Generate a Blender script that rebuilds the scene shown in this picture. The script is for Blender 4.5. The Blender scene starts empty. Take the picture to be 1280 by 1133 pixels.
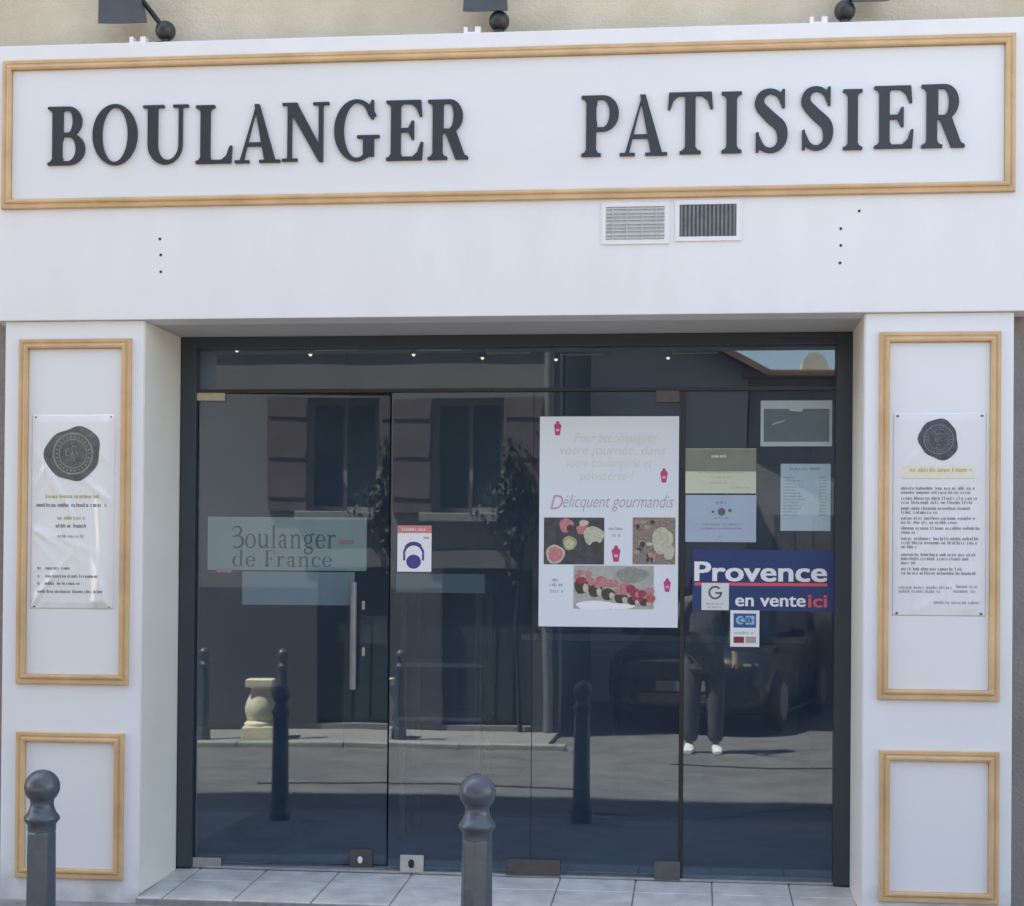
import bpy, bmesh, math, random
import numpy as np
from mathutils import Vector, Matrix, geometry
R = math.radians
random.seed(7)
S = bpy.context.scene
COL = S.collection

# ------------------------------------------------------------------ camera
F, CX, CY = 1900.0, 675.7, 706.4            # focal length and principal point, in photo pixels (1280 wide)
YAW, PIT, ROL = 0.1021, 0.0085, 0.0078
CAM = Vector((0.0, -6.195, 1.37))           # lens of the phone, 1.57 m above the road
def unrot(x, y, z):
    c, s = math.cos(PIT), math.sin(PIT)
    y, z = c*y - s*z, s*y + c*z
    c, s = math.cos(YAW), math.sin(YAW)
    return Vector((c*x - s*y, s*x + c*y, z))
cr, sr = math.cos(ROL), math.sin(ROL)
right, up, back = unrot(cr, 0, sr), unrot(-sr, 0, cr), unrot(0, -1, 0)
cam = bpy.data.cameras.new('camera')
cam.sensor_fit = 'HORIZONTAL'; cam.sensor_width = 36; cam.lens = F/1280*36
cam.shift_x = (640 - CX)/1280; cam.shift_y = (CY - 566.5)/1280
cam.clip_start = 0.02; cam.clip_end = 2000
co = bpy.data.objects.new('camera', cam); COL.objects.link(co)
co.matrix_world = Matrix(((right.x, up.x, back.x, CAM.x), (right.y, up.y, back.y, CAM.y), (right.z, up.z, back.z, CAM.z), (0, 0, 0, 1)))
S.camera = co
def ray(u, v):
    a, b = (u - CX)/F, (v - CY)/F
    return unrot(cr*a + sr*b, 1, -(-sr*a + cr*b))
def px(u, v, Y=0.0):                        # photo pixel -> (x, z) on the plane y = Y
    d = ray(u, v); p = CAM + d*((Y - CAM.y)/d.y)
    return p.x, p.z

# ------------------------------------------------------------------ sky, sun, exposure
SUN_EL, SUN_AZ = R(64), R(-66)              # azimuth from +y, negative towards -x: behind the bakery, to the left
w = bpy.data.worlds.new('World'); S.world = w; w.use_nodes = True
nt = w.node_tree; bg = nt.nodes['Background']
sky = nt.nodes.new('ShaderNodeTexSky'); sky.sky_type = 'NISHITA'; sky.sun_disc = False
sky.sun_elevation = SUN_EL; sky.sun_rotation = SUN_AZ
nt.links.new(sky.outputs[0], bg.inputs[0]); bg.inputs[1].default_value = 0.12
sl = bpy.data.lights.new('sun', 'SUN'); sl.energy = 5.0; sl.angle = R(0.53); sl.color = (1, 0.95, 0.87)
so = bpy.data.objects.new('sun', sl); COL.objects.link(so)
sd = Vector((math.cos(SUN_EL)*math.sin(SUN_AZ), math.cos(SUN_EL)*math.cos(SUN_AZ), math.sin(SUN_EL)))
so.rotation_euler = (-sd).to_track_quat('-Z', 'Y').to_euler(); so.location = sd*30
S.view_settings.view_transform = 'Standard'; S.view_settings.look = 'None'
S.view_settings.gamma = 1; S.view_settings.use_curve_mapping = False
S.view_settings.exposure = 2.42
S.view_settings.use_white_balance = True; S.view_settings.white_balance_temperature = 8250; S.view_settings.white_balance_tint = 10   # camera balanced for open shade

# ------------------------------------------------------------------ materials
MATS = {}
def mat(name, col, rough=0.6, var=0.06, scale=6.0, bump=0.0, bscale=60.0, metal=0.0, col2=None, coat=0.0, stretch=None, emit=None):
    if name in MATS: return MATS[name]
    m = bpy.data.materials.new(name); m.use_nodes = True; t = m.node_tree; N = t.nodes; L = t.links
    b = N['Principled BSDF']
    tc = N.new('ShaderNodeTexCoord'); mp = N.new('ShaderNodeMapping'); L.new(tc.outputs['Object'], mp.inputs[0])
    if stretch: mp.inputs['Scale'].default_value = stretch
    n = N.new('ShaderNodeTexNoise'); n.inputs['Scale'].default_value = scale; n.inputs['Detail'].default_value = 8; n.inputs['Roughness'].default_value = 0.6
    L.new(mp.outputs[0], n.inputs['Vector'])
    r = N.new('ShaderNodeValToRGB'); r.color_ramp.elements[0].position = 0.3; r.color_ramp.elements[1].position = 0.7
    c2 = col2 or tuple(min(1, c*(1 + var)) for c in col)
    c1 = tuple(c*(1 - var) for c in col) if col2 is None else col
    r.color_ramp.elements[0].color = (*c1, 1); r.color_ramp.elements[1].color = (*c2, 1)
    L.new(n.outputs['Fac'], r.inputs[0]); L.new(r.outputs[0], b.inputs['Base Color'])
    mr = N.new('ShaderNodeMapRange'); mr.inputs[3].default_value = max(0.03, rough - 0.08); mr.inputs[4].default_value = min(1, rough + 0.08)
    L.new(n.outputs['Fac'], mr.inputs[0]); L.new(mr.outputs[0], b.inputs['Roughness'])
    b.inputs['Metallic'].default_value = metal; b.inputs['Coat Weight'].default_value = coat
    if bump:
        n2 = N.new('ShaderNodeTexNoise'); n2.inputs['Scale'].default_value = bscale; n2.inputs['Detail'].default_value = 5
        L.new(mp.outputs[0], n2.inputs['Vector'])
        bp = N.new('ShaderNodeBump'); bp.inputs['Strength'].default_value = bump; bp.inputs['Distance'].default_value = 0.01
        L.new(n2.outputs['Fac'], bp.inputs['Height']); L.new(bp.outputs[0], b.inputs['Normal'])
    if emit:
        b.inputs['Emission Color'].default_value = (*emit[0], 1); b.inputs['Emission Strength'].default_value = emit[1]
    MATS[name] = m; return m
def glass(name, f0, tint, haze=0.027):
    m = bpy.data.materials.new(name); m.use_nodes = True; t = m.node_tree; N = t.nodes; L = t.links
    N.remove(N['Principled BSDF']); out = N['Material Output']
    lw = N.new('ShaderNodeLayerWeight'); lw.inputs['Blend'].default_value = 0.5
    p = N.new('ShaderNodeMath'); p.operation = 'POWER'; p.inputs[1].default_value = 5; L.new(lw.outputs['Facing'], p.inputs[0])
    mr = N.new('ShaderNodeMapRange'); mr.inputs[3].default_value = f0; mr.inputs[4].default_value = 1; L.new(p.outputs[0], mr.inputs[0])
    tr = N.new('ShaderNodeBsdfTransparent'); tr.inputs[0].default_value = (*tint, 1)
    g = N.new('ShaderNodeBsdfGlossy'); g.inputs['Roughness'].default_value = 0.011; g.inputs[0].default_value = (0.68, 0.82, 0.98, 1)
    # very slight waviness, as in toughened glass
    tc = N.new('ShaderNodeTexCoord'); nz = N.new('ShaderNodeTexNoise'); nz.inputs['Scale'].default_value = 1.6; nz.inputs['Detail'].default_value = 1
    bp = N.new('ShaderNodeBump'); bp.inputs['Strength'].default_value = 0.12; bp.inputs['Distance'].default_value = 0.006
    L.new(tc.outputs['Object'], nz.inputs['Vector']); L.new(nz.outputs['Fac'], bp.inputs['Height']); L.new(bp.outputs[0], g.inputs['Normal'])
    mx = N.new('ShaderNodeMixShader'); L.new(mr.outputs[0], mx.inputs[0]); L.new(tr.outputs[0], mx.inputs[1]); L.new(g.outputs[0], mx.inputs[2])
    df = N.new('ShaderNodeBsdfDiffuse'); df.inputs[0].default_value = (0.30, 0.50, 0.82, 1)     # haze lifting the darks of the glass, put in as blue diffuse colour
    n3 = N.new('ShaderNodeTexNoise'); n3.inputs['Scale'].default_value = 2.2; n3.inputs['Detail'].default_value = 6; L.new(tc.outputs['Object'], n3.inputs['Vector'])
    m3 = N.new('ShaderNodeMapRange'); m3.inputs[1].default_value = 0.3; m3.inputs[2].default_value = 0.7; m3.inputs[3].default_value = haze*0.8; m3.inputs[4].default_value = haze*1.2; L.new(n3.outputs['Fac'], m3.inputs[0])
    m4 = N.new('ShaderNodeMixShader'); L.new(m3.outputs[0], m4.inputs[0]); L.new(mx.outputs[0], m4.inputs[1]); L.new(df.outputs[0], m4.inputs[2])
    L.new(m4.outputs[0], out.inputs[0]); MATS[name] = m; return m

WHITE = mat('white_lacquer', (0.755, 0.745, 0.76), 0.42, 0.03, 1.6, 0.05, 35, stretch=(3.0, 1, 0.8))
WHITE2 = mat('white_panel', (0.72, 0.725, 0.745), 0.40, 0.025, 1.1, 0.05, 30)
def dirty_white(name, base, zbase):
    """white paint with splashed dirt and chips along the foot of the wall"""
    m = mat(name, base, 0.45, 0.025, 1.4, 0.06, 40); t = m.node_tree; N = t.nodes; L = t.links
    b = N['Principled BSDF']; src = b.inputs['Base Color'].links[0].from_socket
    geo = N.new('ShaderNodeNewGeometry'); sp = N.new('ShaderNodeSeparateXYZ'); L.new(geo.outputs['Position'], sp.inputs[0])
    nz = N.new('ShaderNodeTexNoise'); nz.inputs['Scale'].default_value = 9; nz.inputs['Detail'].default_value = 8; L.new(geo.outputs['Position'], nz.inputs['Vector'])
    mr = N.new('ShaderNodeMapRange'); mr.inputs[1].default_value = zbase; mr.inputs[2].default_value = zbase + 0.30; mr.inputs[3].default_value = 0.62; mr.inputs[4].default_value = 0.0
    L.new(sp.outputs['Z'], mr.inputs[0])
    mu = N.new('ShaderNodeMath'); mu.operation = 'MULTIPLY'; L.new(mr.outputs[0], mu.inputs[0]); L.new(nz.outputs['Fac'], mu.inputs[1])
    cp = N.new('ShaderNodeValToRGB'); cp.color_ramp.elements[0].position = 0.14; cp.color_ramp.elements[1].position = 0.42; cp.color_ramp.elements[1].color = (0.75, 0.75, 0.75, 1)
    L.new(mu.outputs[0], cp.inputs[0])
    mx = N.new('ShaderNodeMix'); mx.data_type = 'RGBA'; L.new(cp.outputs[0], mx.inputs[0]); L.new(src, mx.inputs[6]); mx.inputs[7].default_value = (0.30, 0.28, 0.25, 1)
    L.new(mx.outputs[2], b.inputs['Base Color']); return m
PIL = dirty_white('white_pilaster_paint', (0.74, 0.75, 0.78), -0.02)
WOOD = mat('varnished_oak', (0.51, 0.32, 0.165), 0.42, 0, 5, 0.2, 40, col2=(0.69, 0.46, 0.255), stretch=(1, 1, 1))
LETTER = mat('charcoal_letter', (0.026, 0.031, 0.038), 0.45, 0.1, 8)
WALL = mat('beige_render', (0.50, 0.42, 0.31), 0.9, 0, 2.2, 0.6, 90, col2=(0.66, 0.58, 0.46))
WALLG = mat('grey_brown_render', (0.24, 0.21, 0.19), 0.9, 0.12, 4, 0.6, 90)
ALU = mat('anthracite_aluminium', (0.030, 0.042, 0.055), 0.35, 0.08, 5)
GLASS = glass('shop_glass', 0.078, (0.90, 0.945, 0.95))
WGLASS = glass('window_glass', 0.05, (0.85, 0.9, 0.9))
STEEL = mat('brushed_steel', (0.42, 0.43, 0.43), 0.35, 0.1, 30, metal=0.8)
BRASS = mat('tarnished_brass', (0.46, 0.42, 0.30), 0.45, 0.15, 30, metal=0.35)
BROWN = mat('dark_bronze', (0.10, 0.085, 0.08), 0.45, 0.15, 20, metal=0.3)
IRON = mat('grey_painted_iron', (0.058, 0.078, 0.106), 0.36, 0.16, 22, 0.18, 70, coat=0.35)
TILE = mat('grey_stoneware', (0.54, 0.53, 0.50), 0.55, 0.2, 9, 0.15, 60)
GROUT = mat('dark_grout', (0.10, 0.10, 0.10), 0.9, 0.2, 30)
ASPH = mat('asphalt', (0.155, 0.148, 0.146), 0.9, 0.28, 3, 0.8, 160)
PAVE = mat('pavement_asphalt', (0.28, 0.28, 0.275), 0.88, 0.3, 5, 0.8, 140)
KERB = mat('limestone_kerb', (0.34, 0.33, 0.31), 0.85, 0.2, 4, 0.5, 40)
STONE = mat('cream_limestone', (0.80, 0.72, 0.55), 0.8, 0.12, 10, 0.5, 60)
PAPER = mat('white_paper', (0.70, 0.745, 0.80), 0.5, 0.015, 3)
VINYL = mat('glossy_white_vinyl', (0.74, 0.745, 0.75), 0.22, 0.02, 3, coat=0.4)
VINYL2 = mat('matt_white_vinyl', (0.70, 0.71, 0.73), 0.35, 0.02, 3)
INK = mat('grey_ink', (0.12, 0.12, 0.13), 0.6, 0.2, 40)
INKL = mat('pale_grey_ink', (0.30, 0.31, 0.33), 0.6, 0.2, 40)
INKX = mat('faded_green_ink', (0.52, 0.58, 0.54), 0.6, 0.1, 40)
OLIVE = mat('olive_ink', (0.42, 0.38, 0.10), 0.6, 0.2, 40)
YEL = mat('pale_yellow_print', (0.70, 0.675, 0.53), 0.5, 0.06, 30)
YELD = mat('mustard_ink', (0.46, 0.41, 0.18), 0.5, 0.1, 30)
PINK = mat('magenta_print', (0.55, 0.05, 0.18), 0.5, 0.1, 30)
PLUM = mat('plum_script_ink', (0.40, 0.35, 0.47), 0.5, 0.1, 30)
RED = mat('red_print', (0.72, 0.10, 0.13), 0.5, 0.05, 30)
CORAL = mat('salmon_red_print', (0.62, 0.22, 0.22), 0.5, 0.05, 30)
NAVY = mat('navy_print', (0.013, 0.042, 0.155), 0.4, 0.08, 5)
INDIGO = mat('indigo_print', (0.05, 0.055, 0.24), 0.5, 0.06, 20)
SKYB = mat('light_blue_print', (0.30, 0.50, 0.66), 0.5, 0.05, 30)
BLUE = mat('blue_card_print', (0.02, 0.09, 0.26), 0.5, 0.05, 30)
WPRINT = mat('white_print', (0.80, 0.80, 0.82), 0.5, 0.02, 30)
TEAL = mat('grey_green_card', (0.29, 0.335, 0.325), 0.6, 0.03, 4)
BLACK = mat('black_plastic', (0.02, 0.02, 0.022), 0.4, 0.2, 10)
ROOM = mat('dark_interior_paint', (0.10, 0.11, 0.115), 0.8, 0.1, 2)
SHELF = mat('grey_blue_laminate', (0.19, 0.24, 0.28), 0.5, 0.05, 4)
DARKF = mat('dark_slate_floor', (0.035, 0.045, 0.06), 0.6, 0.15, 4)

# ------------------------------------------------------------------ helpers
OFF = {}
def tag(o, label=None, cat=None, group=None, kind=None):
    if label: o['label'] = label
    if cat: o['category'] = cat
    if group: o['group'] = group
    if kind: o['kind'] = kind
    return o
def empty(name, loc, label, cat, group=None, rotz=0.0, local=False):
    o = bpy.data.objects.new(name, None); COL.objects.link(o); o.location = loc; o.rotation_euler.z = rotz
    o.empty_display_size = 0.1
    OFF[o.name] = Vector((0, 0, 0)) if local else Vector(loc)
    return tag(o, label, cat, group)
class MB:
    def __init__(s): s.v = []; s.f = []; s.sm = []
    def add(s, vs, fs, smooth=False):
        k = len(s.v); s.v += [tuple(v) for v in vs]; s.f += [tuple(i + k for i in f) for f in fs]; s.sm += [smooth]*len(fs); return s
    def box(s, x0, x1, y0, y1, z0, z1, b=0.0):
        if x0 > x1: x0, x1 = x1, x0
        if z0 > z1: z0, z1 = z1, z0
        if y0 > y1: y0, y1 = y1, y0
        if b <= 0:
            vs = [(x, y, z) for x in (x0, x1) for y in (y0, y1) for z in (z0, z1)]
            return s.add(vs, [(0, 1, 3, 2), (4, 6, 7, 5), (0, 4, 5, 1), (2, 3, 7, 6), (0, 2, 6, 4), (1, 5, 7, 3)])
        bm = bmesh.new(); bmesh.ops.create_cube(bm, size=1)
        for v in bm.verts: v.co = Vector(((x0+x1)/2 + v.co.x*(x1-x0), (y0+y1)/2 + v.co.y*(y1-y0), (z0+z1)/2 + v.co.z*(z1-z0)))
        bmesh.ops.bevel(bm, geom=bm.edges[:], offset=b, segments=2, profile=0.6, affect='EDGES')
        return s.bm(bm)
    def bm(s, bm, smooth=False):
        bm.verts.index_update()
        s.add([v.co.copy() for v in bm.verts], [[v.index for v in f.verts] for f in bm.faces], smooth); bm.free(); return s
    def quad(s, a, b, c, d): return s.add([a, b, c, d], [(0, 1, 2, 3)])
    def rect(s, x0, x1, z0, z1, y): return s.add([(x0, y, z0), (x1, y, z0), (x1, y, z1), (x0, y, z1)], [(0, 1, 2, 3)])
    def disc(s, cx, cz, r, y, n=24, rz=None, wob=0.0, rnd=None):
        rz = rz or r; vs = [(cx, y, cz)]
        for i in range(n):
            a = 2*math.pi*i/n; k = 1 + (wob*math.sin(3*a + 1) + wob*0.7*math.sin(5*a) if wob else 0)
            vs.append((cx + r*k*math.cos(a), y, cz + rz*k*math.sin(a)))
        return s.add(vs, [(0, 1 + i, 1 + (i + 1) % n) for i in range(n)])
    def ring(s, cx, cz, r0, r1, y, a0=0, a1=2*math.pi, n=28):
        vs = []; fs = []
        for i in range(n + 1):
            a = a0 + (a1 - a0)*i/n
            vs += [(cx + r0*math.cos(a), y, cz + r0*math.sin(a)), (cx + r1*math.cos(a), y, cz + r1*math.sin(a))]
        for i in range(n): fs.append((2*i, 2*i+1, 2*i+3, 2*i+2))
        return s.add(vs, fs)
    def lathe(s, prof, c=(0, 0, 0), n=28, smooth=True):
        vs = []; fs = []
        for r, z in prof:
            for i in range(n):
                a = 2*math.pi*i/n; vs.append((c[0] + r*math.cos(a), c[1] + r*math.sin(a), c[2] + z))
        for j in range(len(prof) - 1):
            for i in range(n): fs.append((j*n + i, j*n + (i+1) % n, (j+1)*n + (i+1) % n, (j+1)*n + i))
        fs.append(tuple(range(n-1, -1, -1))); fs.append(tuple(range((len(prof)-1)*n, len(prof)*n)))
        return s.add(vs, fs, smooth)
    def tube(s, pts, r, n=12, smooth=True):
        pts = [Vector(p) for p in pts]; rr = r if isinstance(r, (list, tuple)) else [r]*len(pts)
        vs = []; fs = []; prev = None
        for j, p in enumerate(pts):
            d = (pts[min(j+1, len(pts)-1)] - pts[max(j-1, 0)]).normalized()
            u = prev if prev is not None else (Vector((0, 0, 1)) if abs(d.z) < 0.9 else Vector((1, 0, 0)))
            u = (u - d*u.dot(d)).normalized(); prev = u; q = d.cross(u)
            for i in range(n):
                a = 2*math.pi*i/n; vs.append(p + (u*math.cos(a) + q*math.sin(a))*rr[j])
        for j in range(len(pts)-1):
            for i in range(n): fs.append((j*n+i, j*n+(i+1) % n, (j+1)*n+(i+1) % n, (j+1)*n+i))
        fs.append(tuple(range(n-1, -1, -1))); fs.append(tuple(range((len(pts)-1)*n, len(pts)*n)))
        return s.add(vs, fs, smooth)
    def ball(s, c, r, sub=3, sc=(1, 1, 1)):
        bm = bmesh.new(); bmesh.ops.create_icosphere(bm, subdivisions=sub, radius=r)
        for v in bm.verts: v.co = Vector((c[0] + v.co.x*sc[0], c[1] + v.co.y*sc[1], c[2] + v.co.z*sc[2]))
        return s.bm(bm, True)
    def mesh(s, name, m, off=Vector((0, 0, 0))):
        me = bpy.data.meshes.new(name); me.from_pydata([tuple(Vector(v) - off) for v in s.v], [], s.f)
        me.polygons.foreach_set('use_smooth', s.sm); me.update()
        bm = bmesh.new(); bm.from_mesh(me); bmesh.ops.recalc_face_normals(bm, faces=bm.faces[:]) if len(bm.faces) < 20000 else None
        bm.to_mesh(me); bm.free()
        if any(s.sm): me.set_sharp_from_angle(angle=R(38))
        me.materials.append(m); return me
    def build(s, name, m, parent=None, loc=None):
        o = s._build(name, m, parent, loc)
        if name in ('text_line', 'script', 'small_print', 'caption', 'header_lettering', 'seal_lettering', 'seal_emblem'): o['kind'] = 'stuff'
        return o
    def _build(s, name, m, parent=None, loc=None):
        off = OFF[parent.name] if parent else (Vector(loc) if loc else Vector((0, 0, 0)))
        o = bpy.data.objects.new(name, s.mesh(name, m, off)); COL.objects.link(o)
        if parent: o.parent = parent
        elif loc: o.location = loc
        OFF[o.name] = off; return o
def struct(name, mb, m): return tag(mb.build(name, m), kind='structure')
def copy_tree(o, parent=None):
    c = o.copy(); COL.objects.link(c); c.parent = parent; OFF[c.name] = OFF[o.name]
    for ch in list(o.children): copy_tree(ch, c)
    return c
def flipfix(o): return o
def frame_rail(x0, x1, z0, z1, side, prof, y):
    """one mitred rail of a picture-frame moulding; prof = [(inward offset, height off the wall)]"""
    m = MB(); A = []; B = []
    for o, h in prof:
        c = {'top': ((x0+o, z1-o), (x1-o, z1-o)), 'bottom': ((x0+o, z0+o), (x1-o, z0+o)), 'left': ((x0+o, z0+o), (x0+o, z1-o)), 'right': ((x1-o, z0+o), (x1-o, z1-o))}[side]
        A.append((c[0][0], y-h, c[0][1])); B.append((c[1][0], y-h, c[1][1]))
    n = len(prof); m.add(A + B, [(i, i+1, n+i+1, n+i) for i in range(n-1)]); return m
WPROF = [(0, -0.002), (0, 0.013), (0.003, 0.017), (0.014, 0.0175), (0.017, 0.0145), (0.021, 0.0145), (0.024, 0.020), (0.030, 0.0225), (0.038, 0.021), (0.041, 0.017), (0.041, -0.002)]
def moulding(parent, x0, x1, z0, z1, y, k=1.0):
    for sd_ in ('top', 'bottom', 'left', 'right'):
        frame_rail(x0, x1, z0, z1, sd_, [(o*k, h) for o, h in WPROF], y).build('moulding', WOOD, parent)

# ------------------------------------------------------------------ letter outlines (signed fields -> contours -> meshes)
def sd_poly(P):
    P = np.array(P, float)
    def f(x, y):
        d = np.full(x.shape, 1e9); s = np.ones(x.shape); n = len(P)
        for i in range(n):
            a, b = P[i], P[i-1]; ex, ey = b - a; wx, wy = x - a[0], y - a[1]
            t = np.clip((wx*ex + wy*ey)/(ex*ex + ey*ey), 0, 1); d = np.minimum(d, (wx - ex*t)**2 + (wy - ey*t)**2)
            c1 = y >= a[1]; c2 = y < b[1]; c3 = ex*wy > ey*wx
            s = np.where((c1 & c2 & c3) | (~c1 & ~c2 & ~c3), -s, s)
        return s*np.sqrt(d)
    return f
def rc(x0, x1, y0, y1): return sd_poly([(x0, y0), (x1, y0), (x1, y1), (x0, y1)])
def el(cx, cy, a, b): return lambda x, y: (np.sqrt(((x-cx)/a)**2 + ((y-cy)/b)**2) - 1)*min(a, b)
def un(*fs):
    def f(x, y):
        r = fs[0](x, y)
        for g in fs[1:]: r = np.minimum(r, g(x, y))
        return r
    return f
def sub(a, b): return lambda x, y: np.maximum(a(x, y), -b(x, y))
def inter(a, b): return lambda x, y: np.maximum(a(x, y), b(x, y))
def stroke(pts, n=14):
    P = np.array(pts, float); Q = np.vstack([2*P[0]-P[1], P, 2*P[-1]-P[-2]]); out = []
    for i in range(1, len(Q)-2):
        for t in np.linspace(0, 1, n, endpoint=False):
            a, b, c, d = Q[i-1], Q[i], Q[i+1], Q[i+2]
            out.append(0.5*((2*b) + (c-a)*t + (2*a-5*b+4*c-d)*t*t + (3*b-a-3*c+d)*t**3))
    out.append(P[-1])
    def f(x, y):
        d = np.full(x.shape, 1e9)
        for q in out: d = np.minimum(d, np.hypot(x-q[0], y-q[1]) - q[2])
        return d
    return f
def stem(a, b, e=8):
    return sd_poly([(a-e, 0), (b+e, 0), (b+e, 4.5), (b+3, 6), (b, 11), (b, 89), (b+3, 94), (b+e, 95.5), (b+e, 100), (a-e, 100), (a-e, 95.5), (a-3, 94), (a, 89), (a, 11), (a-3, 6), (a-e, 4.5)])
def bowl(x1, y0, y1, t=15.5, th=6.5, xs=20, xm=36):
    mid = (y0+y1)/2; h = (y1-y0)/2
    return sub(un(rc(xs, xm, y0, y1), el(xm, mid, x1-xm, h)), un(rc(26, xm, y0+th, y1-th), el(xm-1, mid, x1-xm-t+1, h-th)))
ARM_T = sd_poly([(20, 100), (58, 100), (60, 72), (56, 72), (50, 87), (42, 94), (20, 94)])
ARM_B = sd_poly([(20, 0), (60, 0), (62, 30), (58, 30), (52, 13), (44, 6), (20, 6)])
GLY = {
 'B': (64, lambda: un(stem(8, 24.5), bowl(58, 49, 100), bowl(63.5, 0, 55))),
 'O': (74, lambda: sub(el(37, 50, 37, 51.5), el(37, 50, 21.5, 46))),
 'U': (77, lambda: un(sub(un(rc(8, 67, 32, 98), el(37.5, 33, 29.5, 34.5)), un(rc(25, 60.5, 32, 110), el(42.75, 33, 17.75, 27))), rc(0, 36, 95.5, 100), rc(51, 77, 95.5, 100))),
 'L': (62, lambda: un(stem(8, 24.5), ARM_B)),
 'A': (78, lambda: un(sd_poly([(33, 102), (42, 102), (70, 3), (51, 3)]), sd_poly([(34, 93), (38, 101), (15, 3), (8.5, 3)]), rc(18, 56, 29, 35.5), rc(0, 25, 0, 4.8), rc(42, 78, 0, 4.8))),
 'N': (79, lambda: un(rc(9, 16.5, 2, 98), rc(61.5, 69, 0, 98), sd_poly([(5, 100), (24.5, 100), (69, 16), (69, -1.5), (62, -1.5)]), rc(0, 26, 95.5, 100), rc(0, 26, 0, 4.8), rc(52, 79, 95.5, 100))),
 'G': (75, lambda: un(sub(sub(el(37, 50, 37, 51.5), el(38, 50, 22, 46)), un(rc(42, 90, 30, 73), rc(65.8, 90, 5, 73))), rc(48, 66, 6, 40), rc(38, 75, 36.5, 41.5), sd_poly([(61, 68), (65.5, 68), (65.5, 100), (62, 100), (58, 90), (54, 88)]))),
 'E': (61, lambda: un(stem(8, 24.5), ARM_T, ARM_B, rc(20, 42, 47, 53.5), sd_poly([(43, 34), (46.5, 34), (46.5, 66), (43, 66), (37, 53.5), (37, 47)]))),
 'R': (67, lambda: un(stem(8, 24.5), bowl(58, 45, 100), sd_poly([(27, 50), (46, 50), (61, 8), (67, 4.5), (67, 0), (46, 0)]))),
 'P': (63, lambda: un(stem(8, 24.5), bowl(62, 41, 100))),
 'T': (74, lambda: un(sd_poly([(19.5, 0), (54.5, 0), (54.5, 4.5), (49.5, 6), (45.5, 11), (45.5, 98), (28.5, 98), (28.5, 11), (24.5, 6), (19.5, 4.5)]), rc(3, 71, 94, 100), sd_poly([(0, 72), (4, 72), (9, 87), (18, 94), (18, 100), (2, 100)]), sd_poly([(74, 72), (70, 72), (65, 87), (56, 94), (56, 100), (72, 100)]))),
 'I': (37, lambda: stem(9.5, 26.5)),
 'S': (57, lambda: un(stroke([(46, 78, 2.5), (41, 91, 4), (28, 97, 4), (14, 91, 6), (10.5, 75, 8), (26, 57, 9.2), (43, 41, 9.2), (46.5, 23, 8), (41, 9, 5.5), (28, 3, 4), (15, 8, 4), (8, 24, 2.5)]), sd_poly([(46, 70), (50.5, 70), (50.5, 100), (46.5, 100), (42, 90)]), sd_poly([(4, 0), (8, 0), (12, 10), (8.5, 32), (4, 32)]))),
 # light serif lower case
 'F': (56, lambda: un(stem(10, 21, 6), rc(15, 52, 95, 100), rc(52, 55, 76, 100), rc(15, 40, 49, 54), rc(38, 41, 40, 63))),
 'o': (56, lambda: sub(el(28, 32, 27, 33.5), el(28, 32, 17, 29.5))),
 'u': (64, lambda: un(stroke([(14, 62, 5), (14, 22, 5), (22, 5, 5), (34, 5, 3.5), (46, 15, 3)]), rc(45, 55, 0, 64), rc(5, 16, 60, 64), rc(36, 52, 60, 64), rc(50, 62, 0, 4))),
 'l': (32, lambda: un(rc(11, 21, 0, 105), rc(3, 29, 0, 4), rc(3, 16, 101, 105))),
 'a': (54, lambda: un(stroke([(11, 50, 4.5), (20, 61, 3.5), (32, 59, 5), (37, 46, 5), (37, 6, 5), (46, 2, 3)]), sub(el(24, 18, 19, 19.5), el(26, 18, 11, 15.5)))),
 'n': (66, lambda: un(rc(10, 20, 0, 64), rc(2, 29, 0, 4), rc(3, 15, 60, 64), stroke([(18, 48, 3), (28, 60, 3.5), (40, 61, 4.5), (48, 48, 5), (48, 2, 5)]), rc(38, 60, 0, 4))),
 'g': (56, lambda: un(sub(el(25, 42, 21, 23), el(25, 42, 12, 19)), stroke([(34, 58, 3), (44, 66, 3), (52, 64, 4)]), stroke([(16, 23, 3), (10, 13, 3.5), (20, 6, 4), (40, 2, 4.5), (46, -12, 4), (34, -24, 3), (16, -24, 3), (6, -14, 4), (14, -1, 3)]))),
 'e': (52, lambda: un(inter(sub(el(27, 32, 25, 33.5), el(28, 32, 15, 29.5)), sub(rc(-5, 90, -5, 99), rc(30, 80, 16, 33))), rc(10, 50, 33, 37))),
 'r': (48, lambda: un(rc(11, 21, 0, 64), rc(3, 31, 0, 4), rc(3, 16, 60, 64), stroke([(19, 45, 3), (28, 58, 3.5), (37, 61, 4), (43, 56, 5)]))),
 'd': (64, lambda: un(sub(el(27, 32, 25, 33.5), el(30, 32, 16, 29.5)), rc(43, 53, 0, 105), rc(35, 48, 101, 105), rc(48, 60, 0, 4))),
 'c': (50, lambda: un(inter(sub(el(27, 32, 25, 33.5), el(29, 32, 16, 29.5)), sub(rc(-5, 90, -5, 99), rc(32, 80, 15, 47))), el(43, 48, 5, 5))),
 '3': (66, lambda: un(stroke([(6, 84, 2.5), (18, 97, 3), (38, 98, 4), (50, 84, 5.5), (44, 66, 5), (26, 56, 3.5), (10, 54, 2.5)]), stroke([(26, 56, 3), (48, 52, 4), (60, 34, 6.5), (54, 12, 6), (34, 2, 4), (12, 6, 3)]))),
}
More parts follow.
